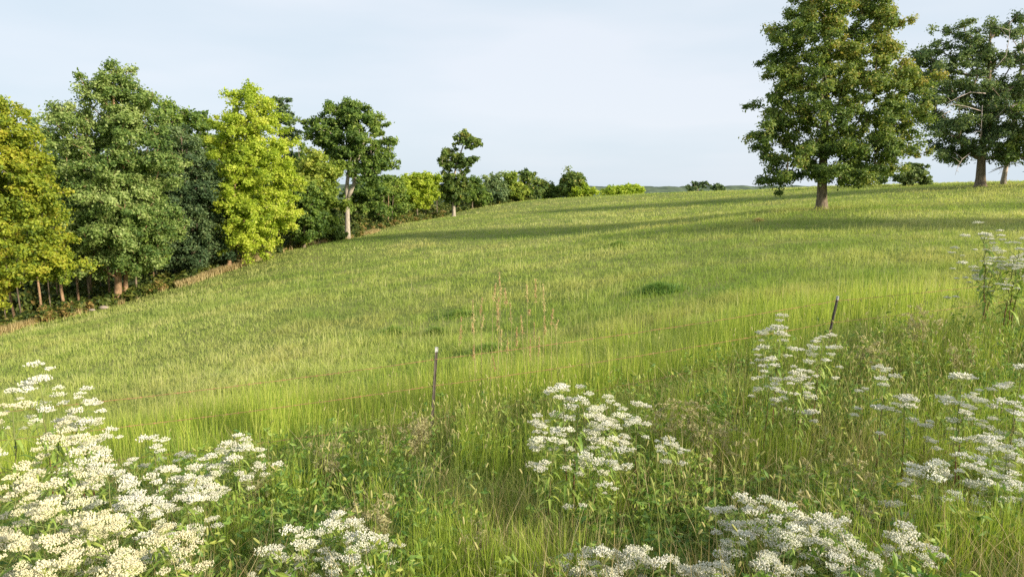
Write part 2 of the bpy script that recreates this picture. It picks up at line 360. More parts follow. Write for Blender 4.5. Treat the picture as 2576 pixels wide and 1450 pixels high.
def tree(name, label, cat, base, trunk_px=None, d=None, r0=0.3, lobes=(), nc=120, lp=130, leaf=0.2, rc=0.9, mat='mid', bark='bark',
         seed=1, group=None, height=None, fill=0.35, flat=0.75, twig=0.018, tints=(0.25, 0.6), depthk=0.9, extra=None, topz=None, spread=0.8, yoff=0.0, vis_limbs=True):
    r = np.random.default_rng(seed)
    u, dd = base; d = d or dd
    b = base_pt(u, dd); bx, by = float(b[0]), float(b[1]); bz = gz(bx, by)-0.12
    root = empty(name, (bx, by, bz)); O = np.array([bx, by, bz])
    tag(root, label, cat, group)
    # lobes: (u, v, ru, rv [, depth offset m [, tint shift]])
    LC, LR, LT = [], [], []
    for l in lobes:
        dz = l[4] if len(l) > 4 else 0.0
        LC.append(px(l[0], l[1], d+dz)); rx = l[2]*d/F*.95; rz_ = l[3]*d/F*.95
        LR.append((rx, rx*depthk, rz_)); LT.append(l[5] if len(l) > 5 else 0.0)
    LC = np.array(LC); LR = np.array(LR); LT = np.array(LT)
    area = (LR[:, 0]*LR[:, 2]); w = area/area.sum()
    C, T, OUT = [], [], []
    rc = rc*0.66; nc = int(nc*2.0); lp = int(lp*0.56); leaf *= .88; mind = rc*1.0; tries = 0
    while len(C) < nc and tries < nc*40:
        tries += 1
        k = r.choice(len(LC), p=w)
        D = unit(r.normal(size=3)); rad = r.random()**fill if r.random() < 0.8 else r.random()
        p = LC[k] + D*LR[k]*rad*0.93
        if p[2] < O[2]+1.0 and not extra: continue
        # keep clumps that are not buried deep in another lobe
        q = np.linalg.norm((p-LC)/LR, axis=1)
        if (np.delete(q, k) < 0.55).any() and r.random() < 0.6: continue
        if C and np.min(np.linalg.norm(np.array(C)-p, axis=1)) < mind*(0.7+0.3*r.random()): continue
        tt = LT[k] + tints[0] + (tints[1]-tints[0])*r.random()
        C.append(p); OUT.append(D); T.append(tt)
        hd = unit(np.array([D[0], D[1], 0.25*D[2]-0.12])+r.normal(size=3)*[.45, .45, .2])
        for q in range(2): C.append(p + hd*rc*(1.0+.9*q)*(.7+.4*r.random())*(-1 if q == 1 and r.random() < .5 else 1) + r.normal(size=3)*rc*.25); OUT.append(D); T.append(tt+.06*r.normal())
    C = np.array(C); T = np.array(T); OUT = np.array(OUT)
    T = T + .55*(fbm(C[:, 0]+C[:, 1]*.7, C[:, 2], 3.2, seed)-.5)
    # trunk line
    if trunk_px is None:
        ct = LC[np.argmax(area)]; top = LC[:, 2].max() + 0.3*LR[:, 2].max()
        tz = topz if topz else top
        ks = np.linspace(0, 1, 9)
        TP = [O + np.array([(ct[0]-bx)*0.55*k**1.5, (ct[1]-by)*0.55*k**1.5, (tz-O[2])*k]) + np.array([*(r.normal(size=2)*0.12*(0 < k < 1)), 0])*(tz-O[2])/16 for k in ks]
    else:
        TP = [O] + [px(a[0], a[1], d) for a in trunk_px]
        Q = []
        for a, b_ in zip(TP[:-1], TP[1:]):
            nn = max(1, int(np.linalg.norm(b_-a)/1.6))
            for q in range(nn): Q.append(a + (b_-a)*q/nn)
        TP = Q+[TP[-1]]
    nodes, par, cnt, tot = grow(TP, r0, C, r)
    N = np.array(nodes)-O; cnt = np.array(cnt)
    R = r0*np.clip(cnt/tot, 0, 1)**0.42*0.9; R = np.maximum(R, twig)
    nT = len(TP); H = TP[-1][2]-O[2]
    for i in range(nT):
        kk = (TP[i][2]-O[2])/H
        R[i] = max(R[i]*1.0, r0*(1-0.93*kk)) if kk < 1 else R[i]
        R[i] = min(R[i], r0*(1-0.75*kk))
    mb = MB()
    # trunk as one flared tube
    P = N[:nT]; Rt = R[:nT].copy()
    P2 = np.concatenate([[P[0]-[0, 0, 0.3]], [P[0]+[0, 0, 0.02]], [P[0]+(P[1]-P[0])*0.12], [P[0]+(P[1]-P[0])*0.35], P[1:]])
    R2 = np.concatenate([[r0*1.75], [r0*1.6], [r0*1.28], [r0*1.06], Rt[1:]])
    tube(mb, P2, R2, 12)
    ch = {}
    for i in range(nT, len(nodes)):
        ch.setdefault(par[i], []).append(i)
    done = set()
    for i in range(nT, len(nodes)):
        if i in done: continue
        chain = [par[i], i]; done.add(i); j = i
        while j in ch:
            nx = max(ch[j], key=lambda q: cnt[q])
            if nx in done: break
            chain.append(nx); done.add(nx); j = nx
        rr = R[chain].copy(); rr[0] = min(rr[0], rr[1]*1.25)
        tube(mb, N[chain], rr, 5, cap=False)
    # fine twigs radiating inside the clumps
    if extra != 'notwig':
        for cc in C[:: 1 if len(C) < 200 else 2]:
            for q in range(2):
                dv = unit(r.normal(size=3))*rc*0.8
                tube(mb, np.array([cc-O, cc-O+dv*0.5+[0, 0, .05], cc-O+dv]), [twig, twig*0.7, twig*0.4], 3, cap=False)
    mb.build('trunk', M[bark], root, True)
    rcs = rc*(0.55+0.9*r.random(len(C)))
    V, Fq, t = leaves(C, rcs, lp, leaf, r, flat, T, 0.21, spread, outward=OUT)
    # stray leaves over the whole envelope break the clumps up
    kk = r.integers(0, len(C), int(len(C)*lp*0.12))
    V2, F2, t2 = leaves(C[kk], np.full(len(kk), rc*1.25), 1, leaf, r, 0.9, T[kk], 0.18, 1.0)
    V = np.concatenate([V, V2]); Fq = np.concatenate([Fq, F2+len(Fq)*4]); t = np.concatenate([t, t2])
    zc = V.reshape(-1, 4, 3).mean(1); gg = ground(zc[:, 0], zc[:, 1]); keep = zc[:, 2] > gg+0.15
    V = V.reshape(-1, 4, 3)[keep].reshape(-1, 3); t = t[keep]; Fq = np.arange(len(V)).reshape(-1, 4)
    mesh_np('crown', V-O, [Fq], M[mat], t, False, root)
    return root

FAST = 1.0
# --- the standing trees on the right
tree('oak_tree', 'tall broad oak with a touch of russet leaves, alone on open slope', 'tree', (2066, 53), trunk_px=[(2068, 440), (2076, 300), (2082, 150), (2085, -40), (2088, -110)], r0=0.36,
     lobes=[(2080, -60, 95, 80, 0, .2), (2050, 25, 90, 60, 0, .15), (2165, 25, 75, 55, 1, .3), (2205, 70, 50, 50, 0, .35), (2010, 100, 75, 55, -1), (2105, 110, 95, 65, 0, .1), (2205, 130, 60, 45, 1, .2), (1975, 165, 70, 50, 0),
            (2080, 200, 110, 70, -1, .05), (2195, 200, 90, 60, 0, .1), (2292, 205, 58, 50, 1, .25), (1945, 250, 62, 48, 0), (2040, 290, 100, 60, -1.5), (2170, 290, 105, 65, -1, .05), (2275, 290, 64, 58, 0, .15), (1935, 345, 60, 45, 0),
            (2040, 375, 105, 50, -1.5), (2160, 380, 110, 55, -1), (2250, 385, 50, 38, 0), (1960, 410, 62, 38, 0), (2232, 335, 62, 46, 0), (2000, 180, 55, 50, -1), (2075, 435, 110, 34, -1), (1960, 440, 50, 22, 0), (2195, 430, 60, 30, 0)],
     nc=560, lp=215, leaf=0.132, rc=0.8, mat='oak', seed=3, tints=(0.15, 0.55), fill=0.5)
tree('oak_tree', 'dark spreading oak with a bare twig top at right edge of hill', 'tree', (2465, 76), trunk_px=[(2468, 400), (2478, 300), (2488, 180), (2490, 60)], r0=0.46,
     lobes=[(2500, 70, 50, 42), (2555, 75, 40, 40, 1), (2405, 75, 35, 35), (2425, 110, 50, 35), (2322, 140, 46, 38, 1), (2318, 195, 44, 40, 1), (2490, 145, 80, 50), (2590, 150, 70, 50), (2395, 180, 80, 50), (2330, 250, 62, 52), (2460, 240, 100, 60, -1), (2570, 240, 90, 60),
            (2390, 310, 80, 50, -1), (2480, 330, 90, 60, -1), (2585, 330, 80, 60), (2370, 385, 55, 32), (2430, 375, 70, 35), (2530, 385, 70, 30), (2610, 380, 60, 40)],
     nc=390, lp=165, leaf=0.165, rc=1.0, mat='oak_blue', seed=5, tints=(0.1, 0.5), fill=0.5, twig=0.03)
tree('oak_tree', 'low dark tree cut by the right edge, in front of the dead stub', 'tree', (2640, 72), r0=0.3, lobes=[(2600, 350, 60, 50), (2640, 280, 70, 60), (2590, 400, 50, 28), (2660, 380, 60, 40)], nc=60, lp=130, leaf=0.2, rc=1.0, mat='oak', seed=6)
def bare_limbs():
    for o in bpy.data.objects:
        if o.get('label', '').startswith('dark spreading oak'):
            O = np.array(o.location); d = 76
            for L in ([(2478, 235), (2440, 232), (2400, 250), (2375, 262)], [(2470, 280), (2430, 268), (2395, 262), (2350, 290)], [(2470, 265), (2468, 310), (2466, 350)], [(2495, 180), (2530, 140), (2538, 95), (2540, 55)], [(2440, 385), (2420, 400), (2408, 420), (2402, 440)], [(2500, 300), (2530, 270), (2560, 262)]):
                mb = MB(); P = np.array([px(a, b, d-2.6-.4*i) for i, (a, b) in enumerate(L)])-O
                tube(mb, P, np.linspace(.045, .014, len(P)), 5)
                for q in range(4):
                    p = P[1]+(P[-1]-P[1])*q/4; e = p+np.array([rng.normal()*.8, rng.normal()*.4, .3+rng.normal()*.6]); tube(mb, [p, (p+e)/2+[0, 0, .08], e], [.03, .02, .008], 4)
                mb.build('bare_branch', M['bark_dead'], o, True)
bare_limbs()
def stub():
    b = base_pt(2522, 79); z = gz(b[0], b[1])-0.1; root = empty('dead_tree', (b[0], b[1], z)); tag(root, 'bleached bare dead tree trunk beside the dark oak', 'dead tree')
    mb = MB(); k = 79/F; r = np.random.default_rng(4)
    H = [(0, 0), (1, 20), (3, 42), (6, 60), (10, 120), (14, 220), (16, 300), (18, 400)]
    tube(mb, [(a*k, 0, h*k) for a, h in H], [.34, .27, .24, .22, .17, .12, .08, .02], 9)
    mb.build('trunk', M['bark_dead'], root, True)
    for (h, dx, dz) in [(48, -38, -14), (44, -30, -4), (52, 34, 6), (300, -16, 50), (250, 24, 60), (330, 12, 55)]:
        q = MB(); P = np.array([(8*k if h < 100 else 16*k, 0, h*k), ((8+dx*.4)*k, .3, (h+dz*.7+4)*k), ((8+dx*.8)*k, .5, (h+dz)*k), ((8+dx)*k, .7, (h+dz*1.1-3)*k)])
        tube(q, P, [.07, .05, .035, .012], 6); tube(q, [P[1], P[1]+[dx*.1*k, -.4, -10*k], P[1]+[dx*.3*k, -.6, -16*k]], [.03, .02, .008], 4)
        q.build('bare_branch', M['bark_dead'], root, True)
stub()
tree('small_tree', 'rounded dark bush tree on crest between the two right oaks', 'tree', (2295, 92), r0=0.12, lobes=[(2295, 440, 32, 26), (2270, 448, 18, 16), (2318, 446, 20, 18), (2296, 422, 14, 13)], nc=70, lp=100, leaf=0.24, rc=0.55, mat='oak_blue', seed=8, extra='low')
tree('small_tree', 'small flat tree seen under the skirt of the tall oak', 'tree', (2186, 100), r0=0.22, lobes=[(2186, 444, 60, 9), (2210, 450, 40, 7), (2150, 430, 40, 12)], nc=60, lp=90, leaf=0.26, rc=0.7, mat='dark', seed=9, topz=None)
tree('small_tree', 'dark open crowned tree peeping over the middle crest', 'tree', (1754, 175), r0=0.3, lobes=[(1755, 462, 14, 9), (1738, 468, 12, 8), (1770, 464, 12, 8), (1754, 474, 30, 7)], nc=34, lp=40, leaf=0.36, rc=0.6, mat='dark', seed=10, extra='low')
tree('small_tree', 'tiny dark tree top peeping over crest beside a wider one', 'tree', (1802, 178), r0=0.2, lobes=[(1802, 468, 10, 6), (1812, 473, 10, 4), (1798, 474, 12, 4)], nc=26, lp=40, leaf=0.4, rc=0.6, mat='dark', seed=11, extra='low')

# --- the wood edge on the left
tree('autumn_tree', 'yellowing autumn tree filling the far left edge', 'tree', (-15, 49), r0=0.3, trunk_px=[(-10, 600), (-15, 400), (-20, 240)],
     lobes=[(-25, 270, 50, 60), (-10, 340, 75, 60), (60, 350, 50, 40), (90, 400, 45, 55), (20, 430, 95, 70), (100, 480, 55, 60), (30, 540, 105, 70), (120, 590, 60, 55, 0, -.1), (40, 630, 110, 60, -1), (140, 650, 50, 45), (60, 690, 80, 40, -1, -.15), (170, 660, 35, 30), (-30, 700, 60, 50), (-60, 500, 80, 200)],
     nc=330, lp=170, leaf=0.145, rc=0.8, mat='autumn', seed=21, tints=(0.2, 0.75))
tree('oak_tree', 'tallest green oak of the wood edge with a thick bare trunk', 'tree', (297, 58), r0=0.3, trunk_px=[(297, 700), (293, 600), (290, 400), (285, 200)], bark='bark_pine',
     lobes=[(280, 195, 48, 45), (245, 240, 45, 45), (310, 250, 60, 55), (368, 235, 26, 40), (165, 290, 42, 45, 0, .1), (230, 320, 80, 60), (330, 330, 85, 60), (150, 370, 50, 55), (250, 410, 100, 65, -1), (370, 410, 75, 60), (170, 460, 60, 60), (300, 500, 110, 60, -2, .1), (400, 490, 60, 55), (200, 560, 75, 55, -1),
            (320, 590, 100, 55, -2), (410, 570, 55, 50), (250, 640, 80, 45, -1), (350, 650, 75, 38, -1), (190, 650, 50, 40, 0)],
     nc=470, lp=180, leaf=0.155, rc=0.9, mat='sage', seed=22, tints=(0.1, 0.6))
tree('oak_tree', 'slimmer bare trunked tree directly beside the tallest oak', 'tree', (316, 58.5), r0=0.2, trunk_px=[(316, 700), (318, 600), (325, 480)], bark='bark_pine',
     lobes=[(350, 640, 60, 40), (345, 560, 60, 50), (330, 500, 50, 50), (380, 600, 50, 45)], nc=80, lp=130, leaf=0.18, rc=0.85, mat='mid', seed=23, tints=(0.2, 0.6))
tree('broadleaf_tree', 'dark green tree behind the tallest oak, its top right of it', 'tree', (440, 78), r0=0.3, lobes=[(425, 285, 38, 40), (480, 300, 45, 40), (520, 320, 30, 40), (440, 360, 70, 60), (500, 390, 60, 70), (440, 460, 80, 70)], nc=140, lp=120, leaf=0.24, rc=1.1, mat='mid', seed=24, tints=(0.05, 0.45))
tree('broadleaf_tree', 'nearly black-green tree between tall oak and bright yellow tree', 'tree', (490, 66), r0=0.25, lobes=[(440, 370, 45, 50, 0, .1), (480, 420, 60, 50), (420, 450, 50, 60), (520, 480, 50, 50), (460, 520, 80, 60, -1), (530, 560, 50, 55), (450, 600, 70, 55), (520, 630, 60, 40), (440, 650, 50, 25)], nc=250, lp=160, leaf=0.165, rc=0.95, mat='dark', seed=25, tints=(0.0, 0.5))
tree('sycamore_tree', 'tall bright yellow-green tree with pointed top', 'tree', (590, 69), r0=0.22, trunk_px=[(600, 560), (618, 400), (625, 240)], bark='bark_pale',
     lobes=[(625, 250, 42, 42), (600, 300, 60, 50), (665, 300, 48, 50), (632, 325, 60, 45), (560, 360, 52, 50), (640, 370, 75, 50, -1), (700, 380, 35, 55), (560, 440, 40, 45), (640, 450, 85, 50, -1), (715, 460, 38, 50), (650, 530, 85, 45, -2), (710, 550, 40, 50), (640, 590, 70, 40, -2), (600, 520, 60, 50, -2)],
     nc=330, lp=170, leaf=0.16, rc=0.85, mat='yellow', seed=26, tints=(0.15, 0.7))
tree('sycamore_tree', 'smaller yellow-green tree in front of the tall pointed one', 'tree', (576, 66), r0=0.17, trunk_px=[(578, 600), (590, 500), (592, 420)], bark='bark_pine',
     lobes=[(592, 425, 30, 35), (585, 480, 42, 45), (600, 540, 55, 45), (610, 600, 60, 38), (630, 630, 50, 18)], nc=90, lp=130, leaf=0.18, rc=0.75, mat='yellow', seed=27, tints=(0.1, 0.6))
tree('broadleaf_tree', 'thin sparse tree top rising behind the bright yellow tree', 'tree', (712, 92), r0=0.25, lobes=[(706, 265, 16, 22), (712, 300, 26, 25), (716, 340, 22, 25), (715, 400, 22, 30), (720, 480, 40, 60)], nc=110, lp=70, leaf=0.25, rc=0.8, mat='dark', seed=28, twig=0.03)
tree('broadleaf_tree', 'mid height olive tree between bright tree and forked oak', 'tree', (800, 82), r0=0.2, lobes=[(800, 400, 26, 26, 0, .35), (775, 425, 28, 25, 0, .3), (825, 430, 28, 28, 0, .2), (800, 470, 55, 40, 0, .2), (780, 520, 50, 45, 0, -.1), (822, 500, 30, 45), (790, 560, 42, 30, 0, -.15)], nc=150, lp=120, leaf=0.24, rc=0.95, mat='olive', seed=29, tints=(0.05, 0.5))
tree('broadleaf_tree', 'dark green tree filling the gap under the olive one', 'tree', (765, 76), r0=0.18, lobes=[(765, 500, 30, 50), (780, 560, 45, 35), (760, 590, 30, 20)], nc=80, lp=120, leaf=0.22, rc=0.8, mat='mid', seed=30, tints=(0.0, 0.4), extra='low')
tree('oak_tree', 'tall forked oak with pale trunk, at the corner of the wood', 'tree', (874, 88), r0=0.36, trunk_px=[(873, 500), (872, 470), (880, 400), (878, 330), (870, 280)], bark='bark_pale',
     lobes=[(835, 300, 40, 24), (855, 275, 42, 26), (900, 290, 48, 32), (775, 308, 26, 20), (805, 330, 30, 25), (840, 330, 45, 35, -1), (900, 340, 60, 40, -1), (950, 320, 28, 30), (955, 370, 38, 38), (840, 380, 38, 32), (905, 395, 60, 38), (965, 410, 26, 28), (920, 430, 55, 28), (850, 408, 30, 20), (940, 450, 36, 14), (820, 355, 25, 20)],
     nc=300, lp=100, leaf=0.22, rc=0.8, mat='mid', seed=31, tints=(0.1, 0.5), fill=0.5, twig=0.03)
def fork_limb():
    b = base_pt(874, 88); z = gz(b[0], b[1])-.12; O = np.array([b[0], b[1], z])
    for o in bpy.data.objects:
        if o.get('label', '').startswith('tall forked oak'):
            mb = MB(); P = [px(873, 498, 88), px(882, 482, 87.9), px(890, 462, 87.8), px(893, 430, 87.7), px(905, 390, 87.6)]
            tube(mb, np.array(P)-O, [.27, .27, .24, .2, .1], 9); tube(mb, np.array([px(893, 460, 87.8), px(900, 462, 87.5), px(906, 458, 87)])-O, [.08, .06, .02], 6)
            mb.build('forked_limb', M['bark_pale'], o, True)
fork_limb()
jr = tree('juniper', 'bushy conical green juniper at the wood corner', 'tree', (838, 83.5), r0=0.08, lobes=[(835, 545, 12, 16), (834, 565, 20, 18), (836, 585, 26, 18), (850, 592, 16, 10)], nc=90, lp=110, leaf=0.15, rc=0.5, mat='juniper', seed=33, extra='low', flat=1.2)
far = [
 ('broadleaf_tree', 'broad dark green tree right behind the forked oak', (905, 102), [(905, 480, 45, 35), (950, 480, 40, 30), (900, 530, 45, 28), (955, 525, 38, 28)], 'mid', 120, (0, .4)),
 ('broadleaf_tree', 'narrow green tree with a peaked top right of the forked oak', (988, 112), [(990, 460, 16, 20), (985, 490, 30, 26), (970, 520, 35, 22), (1000, 520, 25, 20)], 'mid', 80, (0, .45)),
 ('sycamore_tree', 'small bright yellow-green tree in the distant wood edge', (1050, 119), [(1040, 455, 24, 20), (1068, 450, 24, 22), (1090, 455, 12, 20), (1050, 485, 38, 24), (1080, 490, 24, 22), (1045, 510, 30, 14)], 'yellow', 110, (.1, .6)),
 ('broadleaf_tree', 'dull green tree between yellow tree and two-tier oak', (1015, 130), [(1015, 470, 25, 22), (1010, 500, 25, 25)], 'olive', 50, (0, .4)),
 ('broadleaf_tree', 'green tree just right of the two-tier oak', (1188, 140), [(1192, 462, 18, 16), (1185, 485, 25, 22), (1205, 495, 16, 14)], 'mid', 60, (0.1, .5)),
 ('broadleaf_tree', 'rounded dense blue-green tree on distant wood edge', (1240, 146), [(1240, 462, 20, 20), (1240, 485, 26, 20)], 'dark', 70, (0.3, .8)),
 ('broadleaf_tree', 'olive tree with a knobbly top on distant wood edge', (1290, 152), [(1283, 448, 14, 14), (1288, 470, 22, 20), (1305, 480, 22, 18), (1282, 488, 20, 12)], 'olive', 70, (0, .5)),
 ('broadleaf_tree', 'thin leaning tree top sticking out above the distant edge', (1325, 156), [(1322, 440, 14, 8), (1330, 450, 10, 8), (1318, 462, 10, 12), (1335, 485, 22, 14)], 'oak', 45, (0, .5)),
 ('broadleaf_tree', 'low tree with two small tufts on top on distant edge', (1362, 160), [(1352, 458, 10, 7), (1372, 466, 10, 6), (1360, 480, 22, 12)], 'oak', 45, (0, .5)),
 ('broadleaf_tree', 'low bushy tree closing the distant wood edge', (1400, 162), [(1400, 482, 22, 10), (1385, 488, 14, 8)], 'olive', 35, (0, .4)),
 ('oak_tree', 'open spiky crowned tree at the end of the distant wood', (1442, 158), [(1430, 445, 12, 10), (1450, 442, 12, 8), (1440, 462, 24, 14), (1462, 468, 14, 12), (1440, 480, 26, 10)], 'oak', 75, (0.1, .6)),
 ('small_tree', 'yellow-green bush at foot of spiky crowned distant tree', (1470, 156), [(1466, 480, 18, 9), (1482, 480, 10, 8)], 'yellow', 30, (0, .4)),
 ('small_tree', 'lowest yellow bush of the three beyond the crest', (1542, 210), [(1540, 481, 16, 6)], 'yellow', 22, (0, .4)),
 ('small_tree', 'middle rounded yellow-green bush of the three beyond the crest', (1568, 212), [(1566, 477, 12, 8), (1572, 482, 14, 5)], 'yellow', 24, (0, .4)),
 ('small_tree', 'tallest yellow-green bush of the three beyond the crest', (1592, 214), [(1594, 475, 10, 9), (1588, 482, 14, 5)], 'yellow', 24, (0.1, .5)),
]
for i, (nm, lb, bs, lo, mt, n, tn) in enumerate(far):
    dd = bs[1]
    tree(nm, lb, 'tree', bs, r0=0.16, lobes=lo, nc=int(n*1.2), lp=85, leaf=0.0023*dd, rc=0.0078*dd, mat=mt, seed=50+i, tints=tn, extra='low', twig=0.03, group='trees of the distant wood edge')
tree('oak_tree', 'lone oak with two crown tiers on the rising slope', 'tree', (1141, 121), r0=0.32, trunk_px=[(1141, 500), (1143, 440), (1148, 410), (1160, 380), (1170, 350)], bark='bark_pale',
     lobes=[(1162, 342, 26, 13), (1180, 358, 26, 16), (1200, 362, 14, 10), (1125, 385, 20, 13), (1140, 375, 16, 12), (1115, 410, 14, 12), (1130, 412, 24, 16), (1192, 405, 16, 12), (1170, 415, 24, 14), (1150, 395, 20, 14), (1140, 450, 42, 20), (1125, 470, 30, 24), (1160, 475, 32, 24), (1142, 490, 36, 18)],
     nc=210, lp=80, leaf=0.28, rc=0.75, mat='oak', seed=45, tints=(0.1, 0.55), fill=0.5, twig=0.04)

# interior trees that make the wood dark behind its edge
r_ = np.random.default_rng(77)
proto_in = []
def interior(u, d, k):
    if len(proto_in) < 3:
        z0 = 700
        t = tree('woodland_tree', 'leafy tree standing inside the wood behind its edge trees', 'tree', (u, d), r0=0.2,
                 lobes=[(u, 520, 90, 90), (u+25, 420, 70, 90), (u-30, 600, 80, 70), (u+30, 640, 70, 50)], nc=110, lp=90, leaf=0.3, rc=1.4, mat=['mid', 'dark', 'olive'][k % 3], seed=90+k, group='trees inside the wood', tints=(0, .4))
        proto_in.append((t, d)); return
    src, d0 = proto_in[k % 3]
    b = base_pt(u, d); c_ = src.copy(); sc.collection.objects.link(c_)
    c_.location = (b[0], b[1], gz(b[0], b[1])-0.12); c_.rotation_euler = (0, 0, k*1.3)
    s = 0.8+0.3*r_.random(); c_.scale = (s, s, s)
    for chd in src.children:
        q = chd.copy(); sc.collection.objects.link(q); q.parent = c_
k = 0
for (u, d) in [(60, 68), (220, 74), (400, 84), (-80, 62), (120, 82), (330, 92), (560, 88), (640, 92), (500, 104), (250, 104), (20, 92), (760, 108), (680, 128), (-150, 80), (-60, 110)]:
    interior(u, d, k); k += 1

ORD = ['first', 'second', 'third', 'fourth', 'fifth', 'sixth', 'seventh', 'eighth', 'ninth', 'tenth', 'eleventh', 'twelfth', 'thirteenth', 'fourteenth', 'fifteenth', 'sixteenth', 'seventeenth', 'eighteenth', 'nineteenth',
       'twentieth', 'twenty-first', 'twenty-second', 'twenty-third', 'twenty-fourth', 'twenty-fifth', 'twenty-sixth', 'twenty-seventh', 'twenty-eighth']
# slim pole trunks along the wood edge
poles = [(42, 53, 6, 'pale bark'), (108, 55, 6, 0), (18, 53, 3, 0), (58, 56, 4, 0), (130, 58, 3, 0), (150, 60, 3, 0), (165, 58, 8, 'bark_pine'), (199, 59, 6, 'pale bark'), (228, 60, 5, 0), (234, 62, 4, 0), (258, 62, 3, 0), (276, 61, 5, 0), (345, 64, 5, 0), (388, 66, 4, 0), (400, 68, 2, 0),
         (505, 69, 5, 0), (512, 73, 3, 0), (534, 70, 5, 'bark_pine'), (546, 74, 4, 0), (588, 72, 6, 'bark_pine'), (455, 72, 4, 0), (1070, 124, 2, 0), (965, 108, 2, 0), (975, 108, 2, 0), (985, 110, 2, 0), (1100, 128, 2, 0), (768, 82, 2, 0)]
for i, (u, d, w, bk) in enumerate(sorted(poles, key=lambda a: a[0])):
    rr = max(0.05, w*0.5*d/F)
    b = base_pt(u, d); z = gz(b[0], b[1])-.1; root = empty('pole_tree', (b[0], b[1], z))
    tag(root, '%s young trunk under the wood edge, %s from the left' % ('stout' if w > 5 else 'slim' if w > 3 else 'thin', ORD[i]), 'tree', 'slim trunks along the wood edge')
    rr_ = np.random.default_rng(300+i); H = 5.5+2*rr_.random(); mb = MB()
    ln = rr_.normal(size=2)*0.14
    P = np.array([(0, 0, -.2), (0, 0, .05), (ln[0]*.2, ln[1]*.2, .5), (ln[0]*.5+rr_.normal()*.06, ln[1]*.5, H*.4), (ln[0]*.8, ln[1]*.8, H*.7), (ln[0], ln[1], H)])
    tube(mb, P, [rr*1.4, rr*1.3, rr, rr*.9, rr*.8, rr*.4], 7)
    for q in range(3):
        s_ = P[3]+(P[5]-P[3])*rr_.random(); e = s_+np.array([rr_.normal()*.8, rr_.normal()*.8, .4]); tube(mb, [s_, (s_+e)/2+[0, 0, .1], e], [.03, .02, .008], 4)
    mb.build('trunk', M['bark_pine'] if (bk or i % 2) else M['bark'], root, True)
    Cc = np.array([P[5]+rr_.normal(size=3)*[.9, .9, .7]+[0, 0, .2] for q in range(9)])
    V, Fq, t = leaves(Cc, np.full(9, .8), 90, .2, rr_, tint=np.full(9, .35))
    mesh_np('crown', V, [Fq], M['mid' if i % 2 else 'olive'], t, False, root)

# trees outside the picture on the right; they throw the long shade bands over the field
for i, (x, y, s) in enumerate([(46, 26, 1.0), (78, 28, 1.0)]):
    if i == 0:
        rootS = tree('oak_tree', 'full crowned oak standing beyond the right end of the fence', 'tree', (1287, 27), r0=0.35, lobes=[(1287, 400, 300, 200), (1287, 100, 260, 250), (1200, 250, 200, 200)], nc=130, lp=120, leaf=0.3, rc=1.2, mat='oak', seed=61, group='trees along the far right')
        rootS.location = (x, y, gz(x, y)-.1); rootS.scale = (s*1.0,)*3
    else:
        c_ = rootS.copy(); sc.collection.objects.link(c_); c_.location = (x, y, gz(x, y)-.1); c_.rotation_euler = (0, 0, i*1.7); c_.scale = (s,)*3
        for chd in rootS.children:
            q = chd.copy(); sc.collection.objects.link(q); q.parent = c_

# ------------------------------------------------------------------ grass
def blades(P, h, w, r, bend=0.5, seg=3, lean=None, yaw=None):
    """curved blades rooted at P; returns V, faces list, blade index per face"""
    n = len(P); yaw = r.random(n)*2*math.pi if yaw is None else yaw
    side = np.stack([np.cos(yaw), np.sin(yaw), 0*yaw], -1)
    la = r.random(n)*2*math.pi; lm = (r.random(n)**1.2)*bend*h
    L = np.stack([np.cos(la)*lm, np.sin(la)*lm, 0*la], -1)
    if lean is not None: L = L + lean*h[:, None]
    rows = []
    for q in range(seg):
        f = q/seg
        c_ = P + L*f**1.8 + np.array([0, 0, 1.0])*(h*(f - 0.25*(lm/(h+1e-6))*f*f))[:, None]
        ww = (w*(1-0.55*f)*0.5)[:, None]
        rows += [c_-side*ww, c_+side*ww]
    tip = P + L + np.array([0, 0, 1.0])*(h*(1-0.25*(lm/(h+1e-6))))[:, None]
    V = np.stack(rows+[tip], 1); k = V.shape[1]; V = V.reshape(-1, 3)
    o = np.arange(n)[:, None]*k
    Q = np.concatenate([o+np.array([[2*q, 2*q+1, 2*q+3, 2*q+2]]) for q in range(seg-1)]) if seg > 1 else np.zeros((0, 4), int)
    T = o+np.array([[2*seg-2, 2*seg-1, 2*seg]])
    bi = (np.tile(np.arange(n), seg-1) if seg > 1 else np.zeros(0, int), np.arange(n))
    return V, [Q, T], bi

def grass_obj(name, label, P, h, w, mat, tint, r, bend=.5, seg=3, cat='grass', lean=None, heads=None):
    V, fs, bi = blades(P, h, w, r, bend, seg, lean)
    t = np.concatenate([tint[bi[0]], tint[bi[1]]])
    if len(bi[0]) == 0: fs = [fs[1]]
    o = mesh_np(name, V, fs, mat, t)
    return tag(o, label, cat, None, 'stuff')

def scatter(n, u0, u1, d0, d1, r, power=0.0):
    """points spread over the ground, thinning with distance"""
    if power == 0: d = np.exp(r.uniform(math.log(d0), math.log(d1), n))
    else: d = (r.uniform(d0**power, d1**power, n))**(1/power)
    u = r.uniform(u0, u1, n); x = (u-1287.5)/F*d*1.0
    return x, d

# line of the wood edge: keep meadow off the wood
we = np.array([base_pt(u, d)[:2] for u, d in [(-900, 40), (0, 50), (295, 57), (480, 63), (650, 70), (780, 80), (873, 89), (1000, 105), (1141, 135), (1300, 150), (1500, 165)]])
def wood_side(x, y):
    """signed distance in y beyond the wood edge"""
    return np.asarray(y) - np.interp(x, we[:, 0], we[:, 1])
fa = np.array([-0.9, 8.2]); fb = np.array([4.75, 9.9])
def fence_y(x): return fa[1] + (np.asarray(x)-fa[0])*(fb[1]-fa[1])/(fb[0]-fa[0])

r = np.random.default_rng(101)
